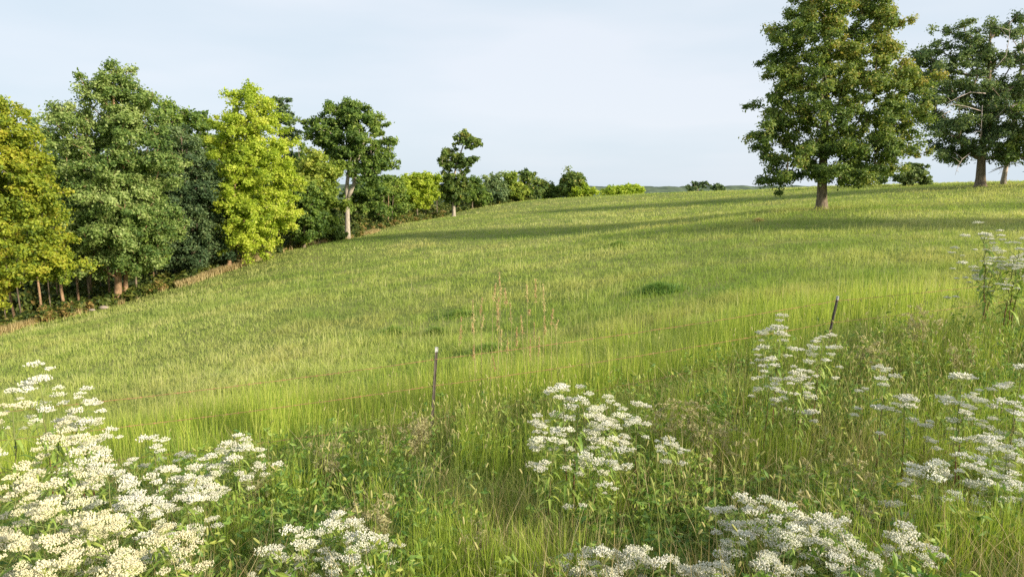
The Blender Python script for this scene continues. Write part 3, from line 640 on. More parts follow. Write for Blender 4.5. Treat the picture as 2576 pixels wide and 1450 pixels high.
# meadow: from just inside the verge to the crest
x, y = scatter(640000, -350, 2925, 6.5, 175, r)
ws = wood_side(x, y); keep = (ws < 3.5) & (y > fence_y(x)-1.2)
x, y, ws = x[keep], y[keep], ws[keep]; z = ground(x, y)
patch = fbm(x, y*1.4, 9, 31); patch2 = fbm(x, y, 2.5, 35)
clump = fbm(x, y, 0.9, 37, 2)
h = (0.08+0.26*patch2+0.75*np.clip(clump-.42, 0, 1))*(0.5+0.9*r.random(len(x))); h *= np.where(ws > -9, .8, 1.0)*np.where(y > 15, .72, 1.0)
w = np.maximum(.0055, 0.0007*y)*(0.6+0.8*r.random(len(x)))
tint = np.clip(-0.10+0.75*patch+0.35*patch2+0.5*(clump-.5)+r.normal(size=len(x))*.17, 0, 1)
near = y < 22
P = np.stack([x, y, z-.02], -1)
grass_obj('meadow_grass', 'green hay meadow grass covering the nearer slope', P[near], h[near], w[near], M['meadow'], tint[near], r, 1.5, 3)
grass_obj('meadow_grass', 'green and straw coloured meadow grass on the far slope', P[~near], h[~near], w[~near], M['meadow'], tint[~near], r, 1.6, 2)
# upright seed stalks over the meadow
x, y = scatter(16000, -350, 2925, 8.0, 60, r)
keep = (wood_side(x, y) < 0.5) & (y > fence_y(x)+0.2) & (fbm(x, y, 3, 41) > 0.5)
x, y = x[keep], y[keep]; n = len(x)
h = 0.35+0.35*r.random(n); w = np.maximum(.004, 0.0005*y)
grass_obj('seed_stalks', 'thin upright straw seed stalks over the meadow', np.stack([x, y, ground(x, y)], -1), h, w, M['meadow'], np.clip(.75+r.normal(size=n)*.2, 0, 1), r, .18, 2)
# tall bright stand just behind the fence
x, y = scatter(75000, -350, 2900, 7.5, 15.5, r)
m = (fbm(x, y*1.5, 2.2, 44)+.0*x); edge = fence_y(x)
keep = (y > edge+.3) & (m > 0.47-0.06*(x < 1)) & (y < edge+5.5)
x, y = x[keep], y[keep]; n = len(x); 
h = (0.25+0.75*r.random(n))*(0.35+1.1*fbm(x, y, 1.3, 46)); w = .006+.004*r.random(n)
grass_obj('tall_grass', 'tall bright yellow-green grass standing behind the fence', np.stack([x, y, ground(x, y)], -1), h, w, M['tallgrass'], np.clip(.48+r.normal(size=n)*.36, 0, 1), r, .3, 3)
# verge in front of the fence
x, y = scatter(310000, -500, 3075, 1.8, 11.5, r)
keep = (y < fence_y(x)+.6); x, y = x[keep], y[keep]; n = len(x); z = ground(x, y)
p1 = fbm(x, y, 1.1, 51); p2 = fbm(x, y, 0.45, 53)
h = (.12+.42*p2+.16*p1)*(.5+.8*r.random(n)); w = (.004+.005*r.random(n))
tint = np.clip(.0+.85*p1+r.normal(size=n)*.26, 0, 1)
grass_obj('verge_grass', 'tangled green and olive grass on the near verge', np.stack([x, y, z-.02], -1), h, w, M['verge'], tint, r, 1.0, 3)
x, y = scatter(22000, -500, 3075, 2.2, 11.0, r)
keep = (y < fence_y(x)+.3) & (fbm(x, y, .9, 57) > .44); x, y = x[keep], y[keep]; n = len(x)
grass_obj('dry_grass', 'dry tan grass stems tangled through the near verge', np.stack([x, y, ground(x, y)], -1), .35+.5*r.random(n), .0035+.003*r.random(n), M['dry'], r.random(n), r, .9, 3)
# long green stand between the centre and right flowers
x, y = scatter(52000, 300, 2700, 3.6, 9.5, r)
keep = (fbm(x, y, .8, 59) > .54) & ((x > -.6) | (fbm(x, y, .5, 71) > .58)); x, y = x[keep], y[keep]; n = len(x)
grass_obj('long_grass', 'long bright green grass between the middle flower clumps', np.stack([x, y, ground(x, y)], -1), .3+.5*r.random(n), .0045+.0035*r.random(n), M['tallgrass'], np.clip(.1+r.random(n)*.5, 0, 1), r, .35, 3)
# dry tan fringe along the wood
n = 60000; xs = r.uniform(we[1, 0]-10, we[6, 0]+3, n); off = r.normal(size=n)*1.8-.6; ys = np.interp(xs, we[:, 0], we[:, 1])+off
kk = fbm(xs, ys, 3, 61) > .50; xs, ys = xs[kk], ys[kk]; n = len(xs)
grass_obj('dry_fringe_grass', 'dry tan grass fringe along the foot of the wood', np.stack([xs, ys, ground(xs, ys)], -1), .2+.5*r.random(n), .03+.03*r.random(n), M['dry'], r.random(n)*.8, r, .7, 2)
# undergrowth inside the wood
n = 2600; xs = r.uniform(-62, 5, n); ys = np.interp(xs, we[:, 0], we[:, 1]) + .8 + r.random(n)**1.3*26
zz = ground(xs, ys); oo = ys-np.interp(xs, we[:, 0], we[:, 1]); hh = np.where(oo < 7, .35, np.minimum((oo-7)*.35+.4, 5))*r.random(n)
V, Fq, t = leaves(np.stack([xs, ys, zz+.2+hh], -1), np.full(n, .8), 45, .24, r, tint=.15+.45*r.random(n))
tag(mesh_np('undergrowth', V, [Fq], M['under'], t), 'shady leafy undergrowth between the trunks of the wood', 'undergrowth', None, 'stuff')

n = 900; xs = r.uniform(-60, -12, n); bo = -2.2+4.5*r.random(n); ys = np.interp(xs, we[:, 0], we[:, 1])+bo
kk = fbm(xs, ys, 2.5, 81) > .5-.03*bo; xs, ys = xs[kk], ys[kk]; n = len(xs)
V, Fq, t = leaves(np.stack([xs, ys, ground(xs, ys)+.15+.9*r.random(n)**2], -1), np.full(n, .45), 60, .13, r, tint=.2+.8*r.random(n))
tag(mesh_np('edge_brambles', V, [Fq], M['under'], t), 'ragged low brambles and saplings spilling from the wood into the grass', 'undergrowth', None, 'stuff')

# leafy weeds in the verge
n = 8000; x, y = scatter(n, -450, 3025, 2.2, 10.5, r); kk = (y < fence_y(x)+.5) & (fbm(x, y, 1.2, 63) > .36); x, y = x[kk], y[kk]; n = len(x)
hb = (.15+.5*r.random(n)); z = ground(x, y)
sp, st = [], []
for q in range(9):
    f = (q+1)/9
    sp.append(np.stack([x+r.normal(size=n)*.05, y+r.normal(size=n)*.05, z+hb*f], -1)); st.append(np.clip(.1+.5*fbm(x, y, 1.5, 66)+.25*f*r.random(n), 0, 1))
Cw = np.concatenate(sp); Tw = np.concatenate(st)
V, Fq, t = leaves(Cw, np.full(len(Cw), .05), 5, .021, r, .5, Tw, .25, .8, 2.8)
tag(mesh_np('leafy_weeds', V, [Fq], M['weed'], t), 'low leafy weeds mixed into the near verge', 'weeds', None, 'stuff')

# foxtails
xs, ys = [], []
for (u, v, su, d, sd, n) in [(1230, 0, 130, 7.2, .7, 170), (2330, 0, 190, 7.6, 1.2, 420), (2150, 0, 150, 6.2, 1.0, 110), (1000, 0, 300, 5.0, 1.2, 100), (1900, 0, 300, 5.0, 1.0, 90), (1500, 0, 800, 9.8, .8, 160)]:
    uu = r.normal(size=n)*su+u; dd = np.clip(d+r.normal(size=n)*sd, 3.4, 11.5); xs.append((uu-1287.5)/F*dd); ys.append(dd)
xs = np.concatenate(xs); ys = np.concatenate(ys); n = len(xs); zz = ground(xs, ys)
mb = MB()
for i in range(n):
    H = .55+.35*r.random(); a = r.random()*6.28; l = .05+.16*r.random(); dx, dy = math.cos(a)*l, math.sin(a)*l
    b = np.array([xs[i], ys[i], zz[i]]); p1 = b+[dx*.4, dy*.4, H*.6]; p2 = b+[dx, dy, H]; L = .04+.025*r.random()
    p4 = p2+unit(np.array([dx*3+r.normal()*.15, dy*3, .75]))*L; p3 = (p2+p4)/2
    tube(mb, [b, p1, p2], [.0016, .0014, .001], 3, .15, cap=False)
    tube(mb, [p2, p2+(p4-p2)*.15, p3, p2+(p4-p2)*.85, p4], [.002, .006, .007, .0055, .001], 6, .25+.7*r.random(), cap=False)
tag(mb.build('foxtail_grass', M['foxtail']), 'bristly foxtail seed heads nodding over the near verge', 'grass', None, 'stuff')

# ------------------------------------------------------------------ wire fence
def fence():
    root = empty('wire_fence', (fa[0], fa[1], gz(*fa))); O = np.array(root.location)
    tag(root, 'barbed wire fence on steel posts with white tips', 'fence')
    tops = [px(-520, 1085, 6.45), px(1098, 872, 8.2), px(2107, 744, 9.95), px(2830, 655, 11.6)]
    basesuv = [(-560, 6.45), (1080, 8.2), (2062, 9.95), (2800, 11.6)]
    posts = []
    for i, (tp, (u, d)) in enumerate(zip(tops, basesuv)):
        bb = px(u, 1130 if i == 1 else 930, d); bz = gz(bb[0], bb[1])-.15
        if i == 1: bb = px(1081, 1150, d)
        if i == 2: bb = px(2072, 905, d)
        B = np.array([bb[0], bb[1], bb[2] if i in (1, 2) else bz]); dirv = unit(tp-B)
        B = tp - dirv*(tp[2]-bz)/dirv[2]
        posts.append((B, tp)); mb = MB()
        ax = unit(np.cross(dirv, [0.3, 1, 0])); ay = np.cross(dirv, ax)
        def bar(c0, c1, wx, wy, mbq, ox=0, oy=0, tint=.5):
            V = []
            for cc in (c0, c1):
                for sx, sy in ((-1, -1), (1, -1), (1, 1), (-1, 1)): V.append(cc + ax*(ox+sx*wx) + ay*(oy+sy*wy))
            mbq.add(V, [np.array([[0, 1, 5, 4], [1, 2, 6, 5], [2, 3, 7, 6], [3, 0, 4, 7], [3, 2, 1, 0], [4, 5, 6, 7]])], tint)
        Lp = np.linalg.norm(tp-B); cut = tp-dirv*.06
        bar(B, cut, .019, .0025, mb); bar(B, cut, .0025, .0175, mb, 0, .021)
        k = .25
        while k < Lp-.08:
            q = tp-dirv*k; bar(q-dirv*.006, q+dirv*.006, .009, .004, mb, 0, -.0071); k += .055
        po = mb.build('fence_post', M['steel'], root); po.data.transform(__import__('mathutils').Matrix.Translation(-root.location))
        cp = MB(); bar(cut, tp, .020, .0033, cp); bar(cut, tp, .0033, .0175, cp, 0, .0218)
        co = cp.build('painted_tip', M['paint'], po); co.data.transform(__import__('mathutils').Matrix.Translation(-root.location))
    # three strands
    rw = np.random.default_rng(9)
    for s_, (offs, mt) in enumerate([((.0, .155, .07, .12), 'rust'), ((.3, .49, .40, .40), 'rust'), ((.62, .93, .72, .70), 'rust_dark')]):
        mb = MB(); pts = []
        pos = []
        for i, (B, tp) in enumerate(posts):
            dirv = unit(tp-B); pos.append(tp-dirv*offs[i] + unit(np.array([-.3, -1, 0]))*.012)
        for i in range(3):
            a, b_ = pos[i], pos[i+1]
            sag = .035 if i else .05
            for q in range(40): f = q/40; pts.append(a+(b_-a)*f-np.array([0, 0, 4*sag*f*(1-f)]) + rw.normal(size=3)*.0012)
        pts.append(pos[3]); pts = np.array(pts)
        an = np.arange(len(pts))*1.9
        tube(mb, pts, .0021, 4, .5, cap=False)
        tube(mb, pts+np.stack([0*an, np.cos(an)*.003, np.sin(an)*.003], -1), .0018, 4, .5, cap=False)
        Ls = np.concatenate([[0], np.cumsum(np.linalg.norm(np.diff(pts, axis=0), axis=1))])
        for k in np.arange(.1, Ls[-1], .125):
            c_ = np.array([np.interp(k, Ls, pts[:, j]) for j in range(3)])
            for e in range(2):
                dv = unit(rw.normal(size=3))*.017; tube(mb, [c_-dv, c_, c_+dv], [.0008, .0032, .0008], 4, .5, cap=False)
        wo = mb.build('barbed_wire', M[mt], root); wo.data.transform(__import__('mathutils').Matrix.Translation(-root.location))
fence()

# ------------------------------------------------------------------ white flowering plants
def corymb_mesh(seed, R, nsub, nfl, fr=.0042):
    """flat topped spray: sub-clusters of little upright florets on short stalks; origin at the branch tip"""
    r = np.random.default_rng(seed); mb = MB()
    oct_ = np.array([(1, 0, .2), (0, 1, .2), (-1, 0, .2), (0, -1, .2), (0, 0, 1.5), (0, 0, -1.2)])
    of = np.array([(0, 1, 4), (1, 2, 4), (2, 3, 4), (3, 0, 4), (1, 0, 5), (2, 1, 5), (3, 2, 5), (0, 3, 5)])
    for s_ in range(nsub):
        a = s_*2.4+r.random()*.5; q = R*math.sqrt((s_+.4)/nsub)
        sc_ = np.array([math.cos(a)*q, math.sin(a)*q, .055+.006*r.normal()-.18*q*q/R])
        tube(mb, [(0, 0, 0), sc_*[.5, .5, .35], sc_-[0, 0, .012]], [.0016, .0012, .001], 3, .8, 1, False)
        for f in range(nfl):
            d = r.normal(size=3)*[1, 1, .28]; d = d/(np.linalg.norm(d)+.3)*(.022*(.8+.5*r.random())*R/.06)
            t = unit(np.array([d[0]*18, d[1]*18, 1.0]))
            k = fr*(.5+.9*r.random())
            V = oct_*[k, k, k*1.0]; V = V + np.outer(V[:, 2], t*[1, 1, 0]); V = V @ np.eye(3) + sc_ + d
            mb.add(V, [of], .5, 0)
    return mb
def me_of(o):
    me = o.data; bpy.data.objects.remove(o); return me
heads = [me_of(corymb_mesh(400+i, [.055, .07, .045, .062][i], [10, 13, 8, 11][i], [12, 12, 12, 12][i], .0053).build('flower_head_mesh', [M['petal'], M['bon_leaf']])) for i in range(4)]
heads_n = 4

def lance(mb, p, dv, L, w, droop, tint, r):
    """one lance shaped drooping leaf"""
    dv = unit(np.array([dv[0], dv[1], 0.0])); s = np.array([-dv[1], dv[0], 0]); V = []
    for f, ww in ((0, .15), (.3, 1), (.65, .75), (1, .02)):
        c_ = p+dv*L*f*(1-.25*droop*f)+np.array([0, 0, L*(.28*f-droop*f*f)])
        V += [c_-s*ww*w*.5+[0, 0, .1*w*ww], c_, c_+s*ww*w*.5+[0, 0, .1*w*ww]]
    Q = []
    for q in range(3):
        for e in (0, 1): a = q*3+e; Q.append((a, a+1, a+4, a+3))
    mb.add(V, [np.array(Q)], tint)

def make_plant(seed, H=1.5, nb=8, wid=.32, nstem=1, density=1.0):
    """returns (stem mesh, leaf mesh, heads [(variant, loc, scale, rz)])"""
    r = np.random.default_rng(seed); sm, lm = MB(), MB(); hd = []
    for s_ in range(nstem):
        ang = r.random()*6.28; lean = .06+.10*r.random()*(nstem > 1); hh = H*(1-.12*s_*r.random())
        K = [(0, 0, -.08), (0, 0, 0), (math.cos(ang)*lean*.3, math.sin(ang)*lean*.3, hh*.35), (math.cos(ang)*lean*.8, math.sin(ang)*lean*.8, hh*.7), (math.cos(ang)*lean*1.3, math.sin(ang)*lean*1.3, hh*.93)]
        K = np.array(K)+np.array([s_*.03, 0, 0]); 
        P = []
        for a in range(4):
            for q in range(4): P.append(K[a]+(K[a+1]-K[a])*q/4)
        P.append(K[4]); P = np.array(P); P[2:-1, :2] += r.normal(size=(len(P)-3, 2))*.006
        Rr = np.linspace(.0085, .0038, len(P))
        for i in range(len(P)-1):
            tube(sm, P[i:i+2], Rr[i:i+2], 5, .1+.15*r.random() if P[i][2] < hh*.5 else .2+.5*(P[i][2]/hh), cap=False)
        zs = P[:, 2]
        def at(z): return np.array([np.interp(z, zs, P[:, 0]), np.interp(z, zs, P[:, 1]), z])
        def put(tip, sc_):
            hd.append((int(r.integers(0, 4)), tip, sc_*(.55+.5*r.random()), r.random()*6.28))
        put(at(hh*.93), 1.15)
        # paired branches
        for b in range(nb):
            f = b/(nb-1); z0 = hh*(.50+.38*f); a0 = b*1.57+r.random()*.7
            for e in (0, math.pi):
                if r.random() > .80*density: continue
                a = a0+e+r.normal()*.25; reach = wid*(1-.72*f)*(.6+.6*r.random()); zt = hh*(.70+.27*f)+.06*r.normal() - .05
                s0 = at(z0); tip = np.array([s0[0]+math.cos(a)*reach, s0[1]+math.sin(a)*reach, max(zt, z0+.08)])
                mid = (s0+tip)/2+np.array([math.cos(a), math.sin(a), -.3])*reach*.12
                tube(sm, [s0, mid, tip], [.003, .0024, .0018], 4, .55+.3*r.random(), cap=False)
                put(tip, .95)
                if r.random() < .38:
                    a2 = a+r.choice([-1, 1])*(.5+.5*r.random()); t2 = mid+np.array([math.cos(a2), math.sin(a2), 0])*reach*.5; t2[2] = tip[2]-.03+.03*r.normal()
                    tube(sm, [mid, (mid+t2)/2-[0, 0, .01], t2], [.002, .0017, .0014], 3, .7, cap=False); put(t2, .75)
                if r.random() < .2:
                    a3 = a+r.normal()*.5; t3 = tip+np.array([math.cos(a3), math.sin(a3), -.3])*.09; tube(sm, [mid, (mid+t3)/2, t3], [.002, .0016, .0013], 3, .7, cap=False); put(t3, .7)
                lance(lm, s0, (math.cos(a), math.sin(a)), .12+.06*r.random(), .022, .5+.5*r.random(), .35+.5*r.random(), r)
                lance(lm, mid, (math.cos(a+1), math.sin(a+1)), .07+.04*r.random(), .013, .5+.6*r.random(), .35+.5*r.random(), r)
        # stem leaves, brown and shrivelled low down
        for q in range(int(40)):
            z0 = hh*(.12+.76*r.random()); a = r.random()*6.28; low = z0 < hh*.38
            lance(lm, at(z0), (math.cos(a), math.sin(a)), (.06 if low else .14)+.07*r.random(), .016 if low else .030, 1.2 if low else .5+.6*r.random(), .05 if low else .15+.6*r.random(), r)
    so = sm.build('stem_mesh', M['bon_stem'], None, True); lo = lm.build('foliage_mesh', M['bon_leaf'])
    return me_of(so), me_of(lo), hd
VAR = {'a': make_plant(1, 1.5, 7, .34), 'b': make_plant(2, 1.5, 8, .42), 'c': make_plant(3, 1.5, 6, .26), 'd': make_plant(4, 1.5, 8, .38, 2, .8), 'e': make_plant(5, 1.5, 6, .30, 1, .7), 'f': make_plant(6, 1.5, 9, .46, 2, .9)}

WHITE, CREAM, COOL = (1, 1, 1, 1), (1.0, .95, .78, 1), (.97, .98, 1.0, 1)
def flower(u, v, d, var, label, wx=1.0, col=WHITE, rz=None, lean=(0, 0)):
    t = px(u, v, d); g = gz(t[0], t[1]); H = t[2]-g
    st, fo, hd = VAR[var]
    s = H/1.45
    root = empty('white_flower_plant', (t[0], t[1], g-.02), rz if rz is not None else (u*.37+v) % 6.28)
    wx0 = wx; wx = wx*(1.22 if wx < .66 else 1.08)
    root.scale = (wx, wx, s)
    root.rotation_euler[0] = lean[0]; root.rotation_euler[1] = lean[1]
    tag(root, label, 'wildflower', 'white flowering boneset plants')
    link(bpy.data.objects.new('stem', st), root); link(bpy.data.objects.new('foliage', fo), root)
    for (k, loc, sc_, rz_) in hd:
        o = bpy.data.objects.new('flower_head', heads[k]); o.location = tuple(loc); k2 = sc_*min(1.0, .42+.62*wx0)
        o.scale = (k2/wx, k2/wx, k2/s); o.rotation_euler = (0, 0, rz_); q_ = .9+.16*rng.random(); o.color = (col[0]*q_, col[1]*q_*(.97+.03*rng.random()), col[2]*q_*(.88+.12*rng.random()), 1); link(o, root)
FL = [
 # left bank
 (105, 938, 5.6, 'b', 'tallest flower plant of the left bank, its white top pointing up', .95, WHITE), (185, 985, 5.7, 'a', 'flower plant on the right flank of the tallest left one', .9, WHITE), (235, 1035, 5.8, 'd', 'sparse flower plant trailing right below the tall left top', .9, WHITE),
 (15, 1000, 4.4, 'e', 'cream topped plant leaning in at the left picture border', .8, CREAM), (95, 1065, 4.3, 'd', 'cream plant with loose sprays beneath the tallest left top', .8, CREAM), (385, 1098, 5.6, 'e', 'white plant whose flat top crosses the lowest wire', .8, WHITE),
 (565, 1085, 5.3, 'd', 'rightmost plant of the left flower bank, round white top', .72, WHITE), (510, 1140, 5.2, 'a', 'plant just left of the bank end with spread white sprays', .75, WHITE), (590, 1120, 5.4, 'e', 'small white plant tucked behind the right end of the left bank', .6, WHITE),
 (195, 1165, 4.5, 'b', 'flat topped white plant in the middle of the left bank', .8, WHITE), (290, 1180, 4.5, 'a', 'white plant beside the flat topped one, nearer the fence', .8, WHITE), (430, 1190, 4.6, 'f', 'wide white plant in the right half of the left bank', .75, WHITE),
 (480, 1235, 4.5, 'e', 'thin white plant below the wide one of the left bank', .7, WHITE), (330, 1260, 3.9, 'b', 'white plant low in the left bank above the cream ones', .7, WHITE), (40, 1200, 3.5, 'd', 'cream plant at the border under a bent stem', .7, CREAM),
 (130, 1235, 3.3, 'f', 'dense cream flower plant near the lower left corner', .62, CREAM), (230, 1310, 3.2, 'b', 'dense cream plant with rounded heads, right of the corner', .6, CREAM), (60, 1330, 3.0, 'a', 'cream plant lowest in the left corner', .62, CREAM),
 (350, 1335, 3.4, 'd', 'cream and white plant at lower edge of the left bank', .62, CREAM), (420, 1370, 3.6, 'e', 'small white plant at the outer foot of the left bank', .6, WHITE), (150, 1390, 2.9, 'f', 'cream plant cut by the lower picture border, left bank', .55, CREAM), (300, 1400, 3.0, 'b', 'cream heads just above the lower border, right of the others', .5, CREAM),
 # bottom centre
 (805, 1292, 3.9, 'd', 'upper plant of the small white group at bottom, left of centre', .55, WHITE), (745, 1335, 3.8, 'e', 'left plant of the small white group at the bottom', .55, WHITE), (690, 1375, 3.7, 'e', 'low plant at left end of the small white group at the bottom', .45, WHITE), (935, 1335, 3.8, 'c', 'right plant of the small white group at the bottom', .55, WHITE), (850, 1390, 3.6, 'a', 'lowest plant of the small white group at the bottom', .5, WHITE),
 # centre
 (1435, 975, 5.1, 'f', 'wide flat topped white plant in the centre with one reddish stem', .85, WHITE, None), (1540, 1005, 5.5, 'a', 'white plant against the grass right of the wide central one', .75, WHITE), (1605, 1015, 5.9, 'c', 'rightmost upper white plant of the central group', .7, WHITE),
 (1375, 1075, 5.0, 'e', 'lower left plant of the central white group', .7, WHITE), (1480, 1080, 5.1, 'd', 'plant with low sprays in the middle of the central group', .7, WHITE), (1685, 1095, 5.6, 'c', 'small separate round white plant right of the central group', .55, COOL),
 # centre right
 (1955, 812, 6.9, 'b', 'tallest plant of the pair in front of the leaning post', .8, WHITE), (2055, 838, 6.8, 'a', 'flower plant directly in front of the leaning fence post', .8, WHITE), (1930, 895, 6.5, 'e', 'pale leaved plant low beneath the tall pair by the post', .7, WHITE), (2020, 915, 6.4, 'd', 'bushy flower plant at the foot of the pair by the post', .7, WHITE),
 # right
 (2220, 920, 5.6, 'e', 'thin plant with scattered white plates right of the post', .8, WHITE), (2290, 985, 5.5, 'e', 'spindly plant with small plates below the scattered ones', .75, WHITE), (2440, 945, 5.3, 'c', 'flat plated white plant by a bending leaf at the right', .9, WHITE), (2420, 1010, 5.2, 'e', 'plant with a few white plates under the flat plated one', .8, WHITE),
 (2560, 918, 5.2, 'c', 'white plant touching the right border, level with the fence foot', .8, WHITE), (2555, 1010, 5.0, 'e', 'lower white plant touching the right border', .8, COOL), (2350, 1168, 4.6, 'b', 'broad cool white plant over dark leaves at the right', .72, COOL), (2530, 1110, 4.5, 'f', 'broad white plant at the right border over brown stems', .7, COOL),
 (2540, 1195, 4.4, 'a', 'shaded white plant low at the right border', .65, COOL), (2260, 1270, 4.6, 'c', 'small shaded white plant in the gap above the lower group', .5, COOL),
 # bottom right
 (1845, 1245, 3.9, 'c', 'upper left plant of the large lower right group', .55, WHITE), (1850, 1320, 3.7, 'd', 'second plant below the upper left of the lower right group', .5, WHITE), (1985, 1262, 3.7, 'a', 'topmost middle plant of the large lower right group', .6, WHITE), (2100, 1310, 3.6, 'b', 'bright plant right of the top of the lower right group', .6, WHITE),
 (2030, 1345, 3.4, 'f', 'dense white plant in the centre of the lower right group', .55, WHITE), (2275, 1362, 3.5, 'b', 'rightmost dense plant of the large lower right group', .58, WHITE), (2180, 1390, 3.3, 'a', 'plant low in the lower right group near the border', .5, WHITE),
 (1530, 1395, 3.5, 'c', 'white heads at lower border left of the big group', .5, WHITE), (1455, 1400, 3.6, 'a', 'leftmost white heads of the row on the lower border', .5, WHITE), (1610, 1385, 3.6, 'b', 'white plant in the row on lower border, midway to the big group', .5, WHITE), (1695, 1405, 3.4, 'e', 'low white plant of the border row beside the big group', .5, WHITE),
 (1770, 1392, 3.4, 'd', 'white heads at lower border touching the big group', .5, WHITE), (1950, 1405, 3.2, 'e', 'low plant on the border under the big lower right group', .5, WHITE),
 # upper right
 (2500, 583, 9.6, 'b', 'tall lone flower plant standing against the field at upper right', 1.25, COOL), (2478, 628, 9.9, 'd', 'lower left companion of the lone plant at upper right', 1.1, WHITE), (2540, 640, 9.3, 'a', 'leafy plant under the lone one, beside the wire at right', 1.2, WHITE),
 (2560, 600, 9.4, 'f', 'tall flower plant cut by the border, beside the lone one', 1.2, COOL),
]
for a in FL: flower(*a)

# ------------------------------------------------------------------ russet grass stalks behind the fence
z1 = [(735, 80, 400), (690, 230, 500), (815, 300, 520), (700, 450, 830), (730, 400, 800), (510, 420, 640), (385, 440, 740), (235, 660, 1060), (375, 740, 900), (530, 640, 820), (880, 480, 760), (1100, 240, 480), (1220, 180, 480), (1320, 230, 620), (1450, 560, 800), (1340, 640, 920),
      (1520, 710, 830), (1140, 560, 640), (1200, 730, 1000), (850, 930, 1150), (650, 1180, 1400), (1150, 960, 1250), (1270, 940, 1200), (400, 1040, 1240), (1025, 640, 900), (970, 800, 1100), (765, 830, 1050)]
r = np.random.default_rng(500)
for i, (a, t0, t1) in enumerate(sorted(z1)):
    u = (1300+a/4.53)/1.165; v0 = (780+t0/4.53)/1.165; v1 = (780+t1/4.53)/1.165; d = 8.95+.9*r.random()
    T = px(u, v0, d); Bq = px(u+r.normal()*4, v1, d); g = gz(Bq[0]+.02, d)
    bx = Bq[0]+r.normal()*.05; root = empty('grass_stalk', (bx, d, g)); O = np.array([bx, d, g])
    tag(root, '%s seeded grass stalk behind the fence, %s of its stand from the left' % ('very tall' if t0 < 320 else 'tall' if t0 < 700 else 'lower', ORD[i]), 'grass stalk', 'russet grass stalks behind the fence')
    T = T-O; B = Bq-O; mb = MB(); tube(mb, [(0, 0, 0), B*.5+[.01, 0, 0], B, T], [.003, .0026, .0022, .001], 4, .7, cap=False)
    mb.build('stem', M['dry'] if i % 3 else M['tallgrass'], root)
    L = np.linalg.norm(T-B); k = int(26+L*70); f = r.random(k)**.9; C = B+(T-B)*f[:, None]+r.normal(size=(k, 3))*.011*(1.1-f)[:, None]
    V, Fq, t = leaves(C, np.full(k, .009), 4, .0085, r, 1.5, np.full(k, .15+.5*(i % 3)/2), .2, .8, 3.0)
    mesh_np('seed_head', V, [Fq], M['orange'], t, False, root)

# faded pale weeds
fw = [(1010, 1070, 7.2, 'low fluffy faded weed heaped beside the near post'), (1050, 1052, 7.6, 'pale fluffy weed touching the foot of the near post'), (845, 1108, 6.6, 'pale dry weed clump between post and left flowers'), (800, 1150, 6.3, 'bleached weed low right of the left flower bank'), (1680, 1000, 6.6, 'seedy faded weed above the small round flower plant'),
      (1760, 1010, 6.4, 'pale seedy weed in shadowed grass left of the tall pair'), (1810, 1060, 6.1, 'drooping pale weed beside long green grass'), (1235, 1300, 4.4, 'tan dead weed near the middle of the lower verge'), (2130, 1160, 5.2, 'brown-tipped weed between reddish stems'), (920, 1250, 4.6, 'dry brush of seed stems above small bottom flower group'),
      (2330, 770, 9.0, 'pale weed heap right of the leaning post'), (2430, 850, 8.2, 'ragged faded weed below the tall upper flower plant'), (2180, 850, 8.4, 'seedy pale weed just right of the leaning post foot'), (1300, 1420, 3.7, 'small pale weed on the lower border, centre'), (2120, 1215, 4.4, 'straw-tipped weed above the big lower flower group'), (640, 1180, 6.0, 'dry weed just past the end of the left flower bank')]
for i, (u, v, d, lb) in enumerate(fw):
    T = px(u, v, d); g = gz(T[0], T[1]); root = empty('faded_weed', (T[0], T[1], g)); tag(root, lb, 'weed', 'faded weeds on the verge')
    H = max(.25, T[2]-g); mb = MB(); C = []
    for s_ in range(9):
        a = r.random()*6.28; rr = .08+.2*r.random(); hh = H*(.7+.3*r.random()); tip = np.array([math.cos(a)*rr, math.sin(a)*rr, hh])
        tube(mb, [(0, 0, 0), tip*[.4, .4, .6], tip], [.003, .0022, .001], 4, .3, cap=False)
        for q in range(8):
            f = .65+.4*r.random(); C.append(tip*[f, f, f]+r.normal(size=3)*[.035, .035, .02])
    mb.build('stem', M['dry'], root)
    C = np.array(C); V, Fq, t = leaves(C, np.full(len(C), .035), 14, .011, r, .8, np.full(len(C), .5), .25, 1.0, 3.2)
    mesh_np('seed_plume', V, [Fq], M['plume'], t, False, root)

# bright leafy spires
for (u, v, d, nl, sp, lb) in [(708, 1283, 4.4, 26, .5, 'bright green leafy shoot above the small bottom flower group'), (2478, 705, 9.9, 90, 1.0, 'tall yellow-green leafy spire left of the lone upper flower plant'), (1185, 1175, 5.6, 24, .6, 'fresh green leafy shoot just below the near post'), (2462, 812, 8.9, 60, .8, 'lower green leafy spire under the tall one at the wire'),
                              (1262, 1405, 3.7, 26, .6, 'bright green shoot on the lower border in the middle')]:
    T = px(u, v, d); g = gz(T[0], T[1]); H = T[2]-g; root = empty('leafy_weed', (T[0], T[1], g)); tag(root, lb, 'weed', 'bright leafy shoots')
    mb = MB(); tube(mb, [(0, 0, -.05), (.01, 0, H*.5), (0, 0, H*.97)], [.005, .004, .002], 5, .8, cap=False); mb.build('stem', M['tallgrass'], root)
    mb = MB()
    for q in range(nl):
        f = .25+.75*q/nl; a = q*2.4; lance(mb, np.array([0, 0, H*f]), (math.cos(a), math.sin(a)), (.16-.10*f)*(1.1 if nl > 50 else .9)+.02*r.random(), .020, .15+.3*(1-f), .35+.5*r.random(), r)
    mb.build('foliage', M['bon_leaf'], root)

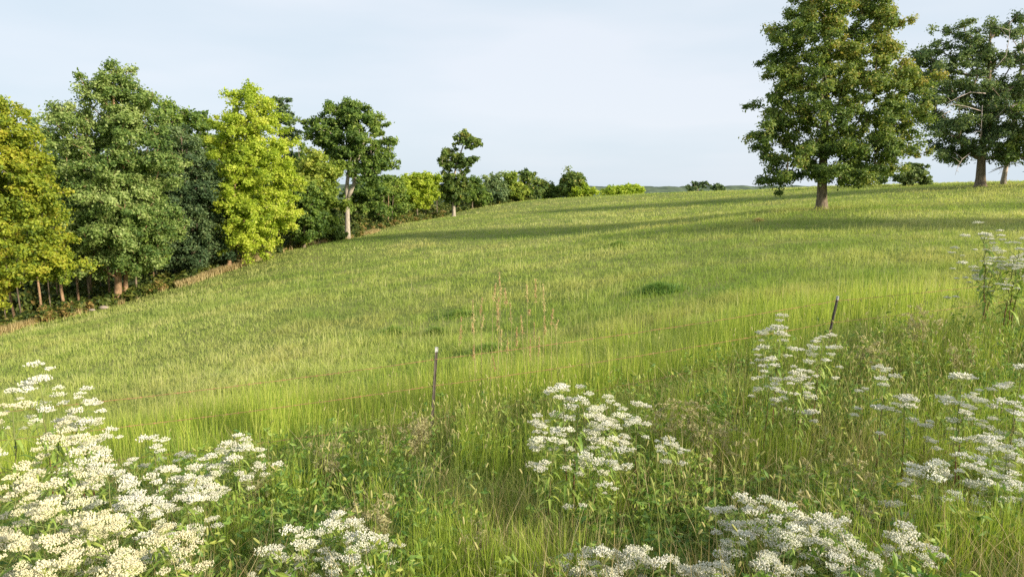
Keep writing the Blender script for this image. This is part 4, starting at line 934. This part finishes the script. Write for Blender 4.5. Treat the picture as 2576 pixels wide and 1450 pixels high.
# dark weed clumps out in the field
clumps = [(1655, 722, 24.5, 1.0, .4, 'weed', 'largest dark green weed clump on the open field'), (985, 752, 24, .6, .3, 'weed', 'small dark weed clump left of the russet stalks'), (1150, 738, 26, .7, .25, 'weed', 'dark low clump above the russet stalks'), (1092, 766, 23, .4, .25, 'weed', 'smallest dark clump above the near post'),
          (1555, 598, 43, .9, .3, 'weed', 'far dark clump of weeds in the shade band'), (1230, 806, 18, .7, .3, 'weed', 'dark leafy patch behind the russet stalks'), (1200, 960, 11.2, .5, .35, 'weed', 'dark weed patch right behind the near post'), (1908, 533, 48, .3, .25, 'orange', 'tiny rust-red dead weed left of the tall oak')]
for (u, v, d, R_, H, mt, lb) in clumps:
    b = px(u, v, d); g = gz(b[0], b[1]); n = int(2600*R_+300); a = r.random(n)*6.28; q = R_*np.abs(r.normal(size=n))*.55*(.6+.8*vnoise(np.cos(a)*2+u, np.sin(a)*2, 1.0, 3))
    X = np.cos(a)*q; Y = np.sin(a)*q*.7; Z = ground(X+b[0], Y+b[1])-g
    V, fs, bi = blades(np.stack([X, Y, Z], -1), H*(.4+.8*r.random(n))*np.clip(1.15-.5*q/R_, .25, 2), np.full(n, max(.02, d*.0012)), r, 1.5, 2)
    o = mesh_np('weed_clump', V, fs, M[mt], np.concatenate([(.3 if R_ > .9 else .8)*r.random(n)[bi[0]], (.3 if R_ > .9 else .8)*r.random(n)[bi[1]]])); o.location = (b[0], b[1], g)
    tag(o, lb, 'weed clump', 'dark clumps on the field')

# stones at the wood edge
for i, (u, v, d, sx, lb) in enumerate([(262, 783, 54.2, .3, 'long pale stone lying in dry grass at the wood foot'), (232, 788, 54, .2, 'smaller pinkish stone beside the long pale one')]):
    b = px(u, v, d); g = gz(b[0], b[1]); th = np.linspace(0, math.pi, 8); ph = np.linspace(0, 2*math.pi, 13)[:-1]
    A, B = np.meshgrid(th, ph, indexing='ij'); D = np.stack([np.sin(A)*np.cos(B), np.sin(A)*np.sin(B), np.cos(A)], -1)
    rad = 1+.25*(vnoise(D[..., 0]*3+i*9, D[..., 1]*3+D[..., 2]*2, 1.0, 5)-.5)
    V = (D*rad[..., None]*[sx*1.4, sx*.8, sx*.55]).reshape(-1, 3); I = np.arange(7)[:, None]*12; J = np.arange(12)[None]; K = (J+1) % 12
    Q = np.stack([I+J, I+12+J, I+12+K, I+K], -1).reshape(-1, 4)
    o = mesh_np('stone', V, [Q], M['stone'], None, True); o.location = (b[0], b[1], g+.12); tag(o, lb, 'stone', 'stones at the wood edge')
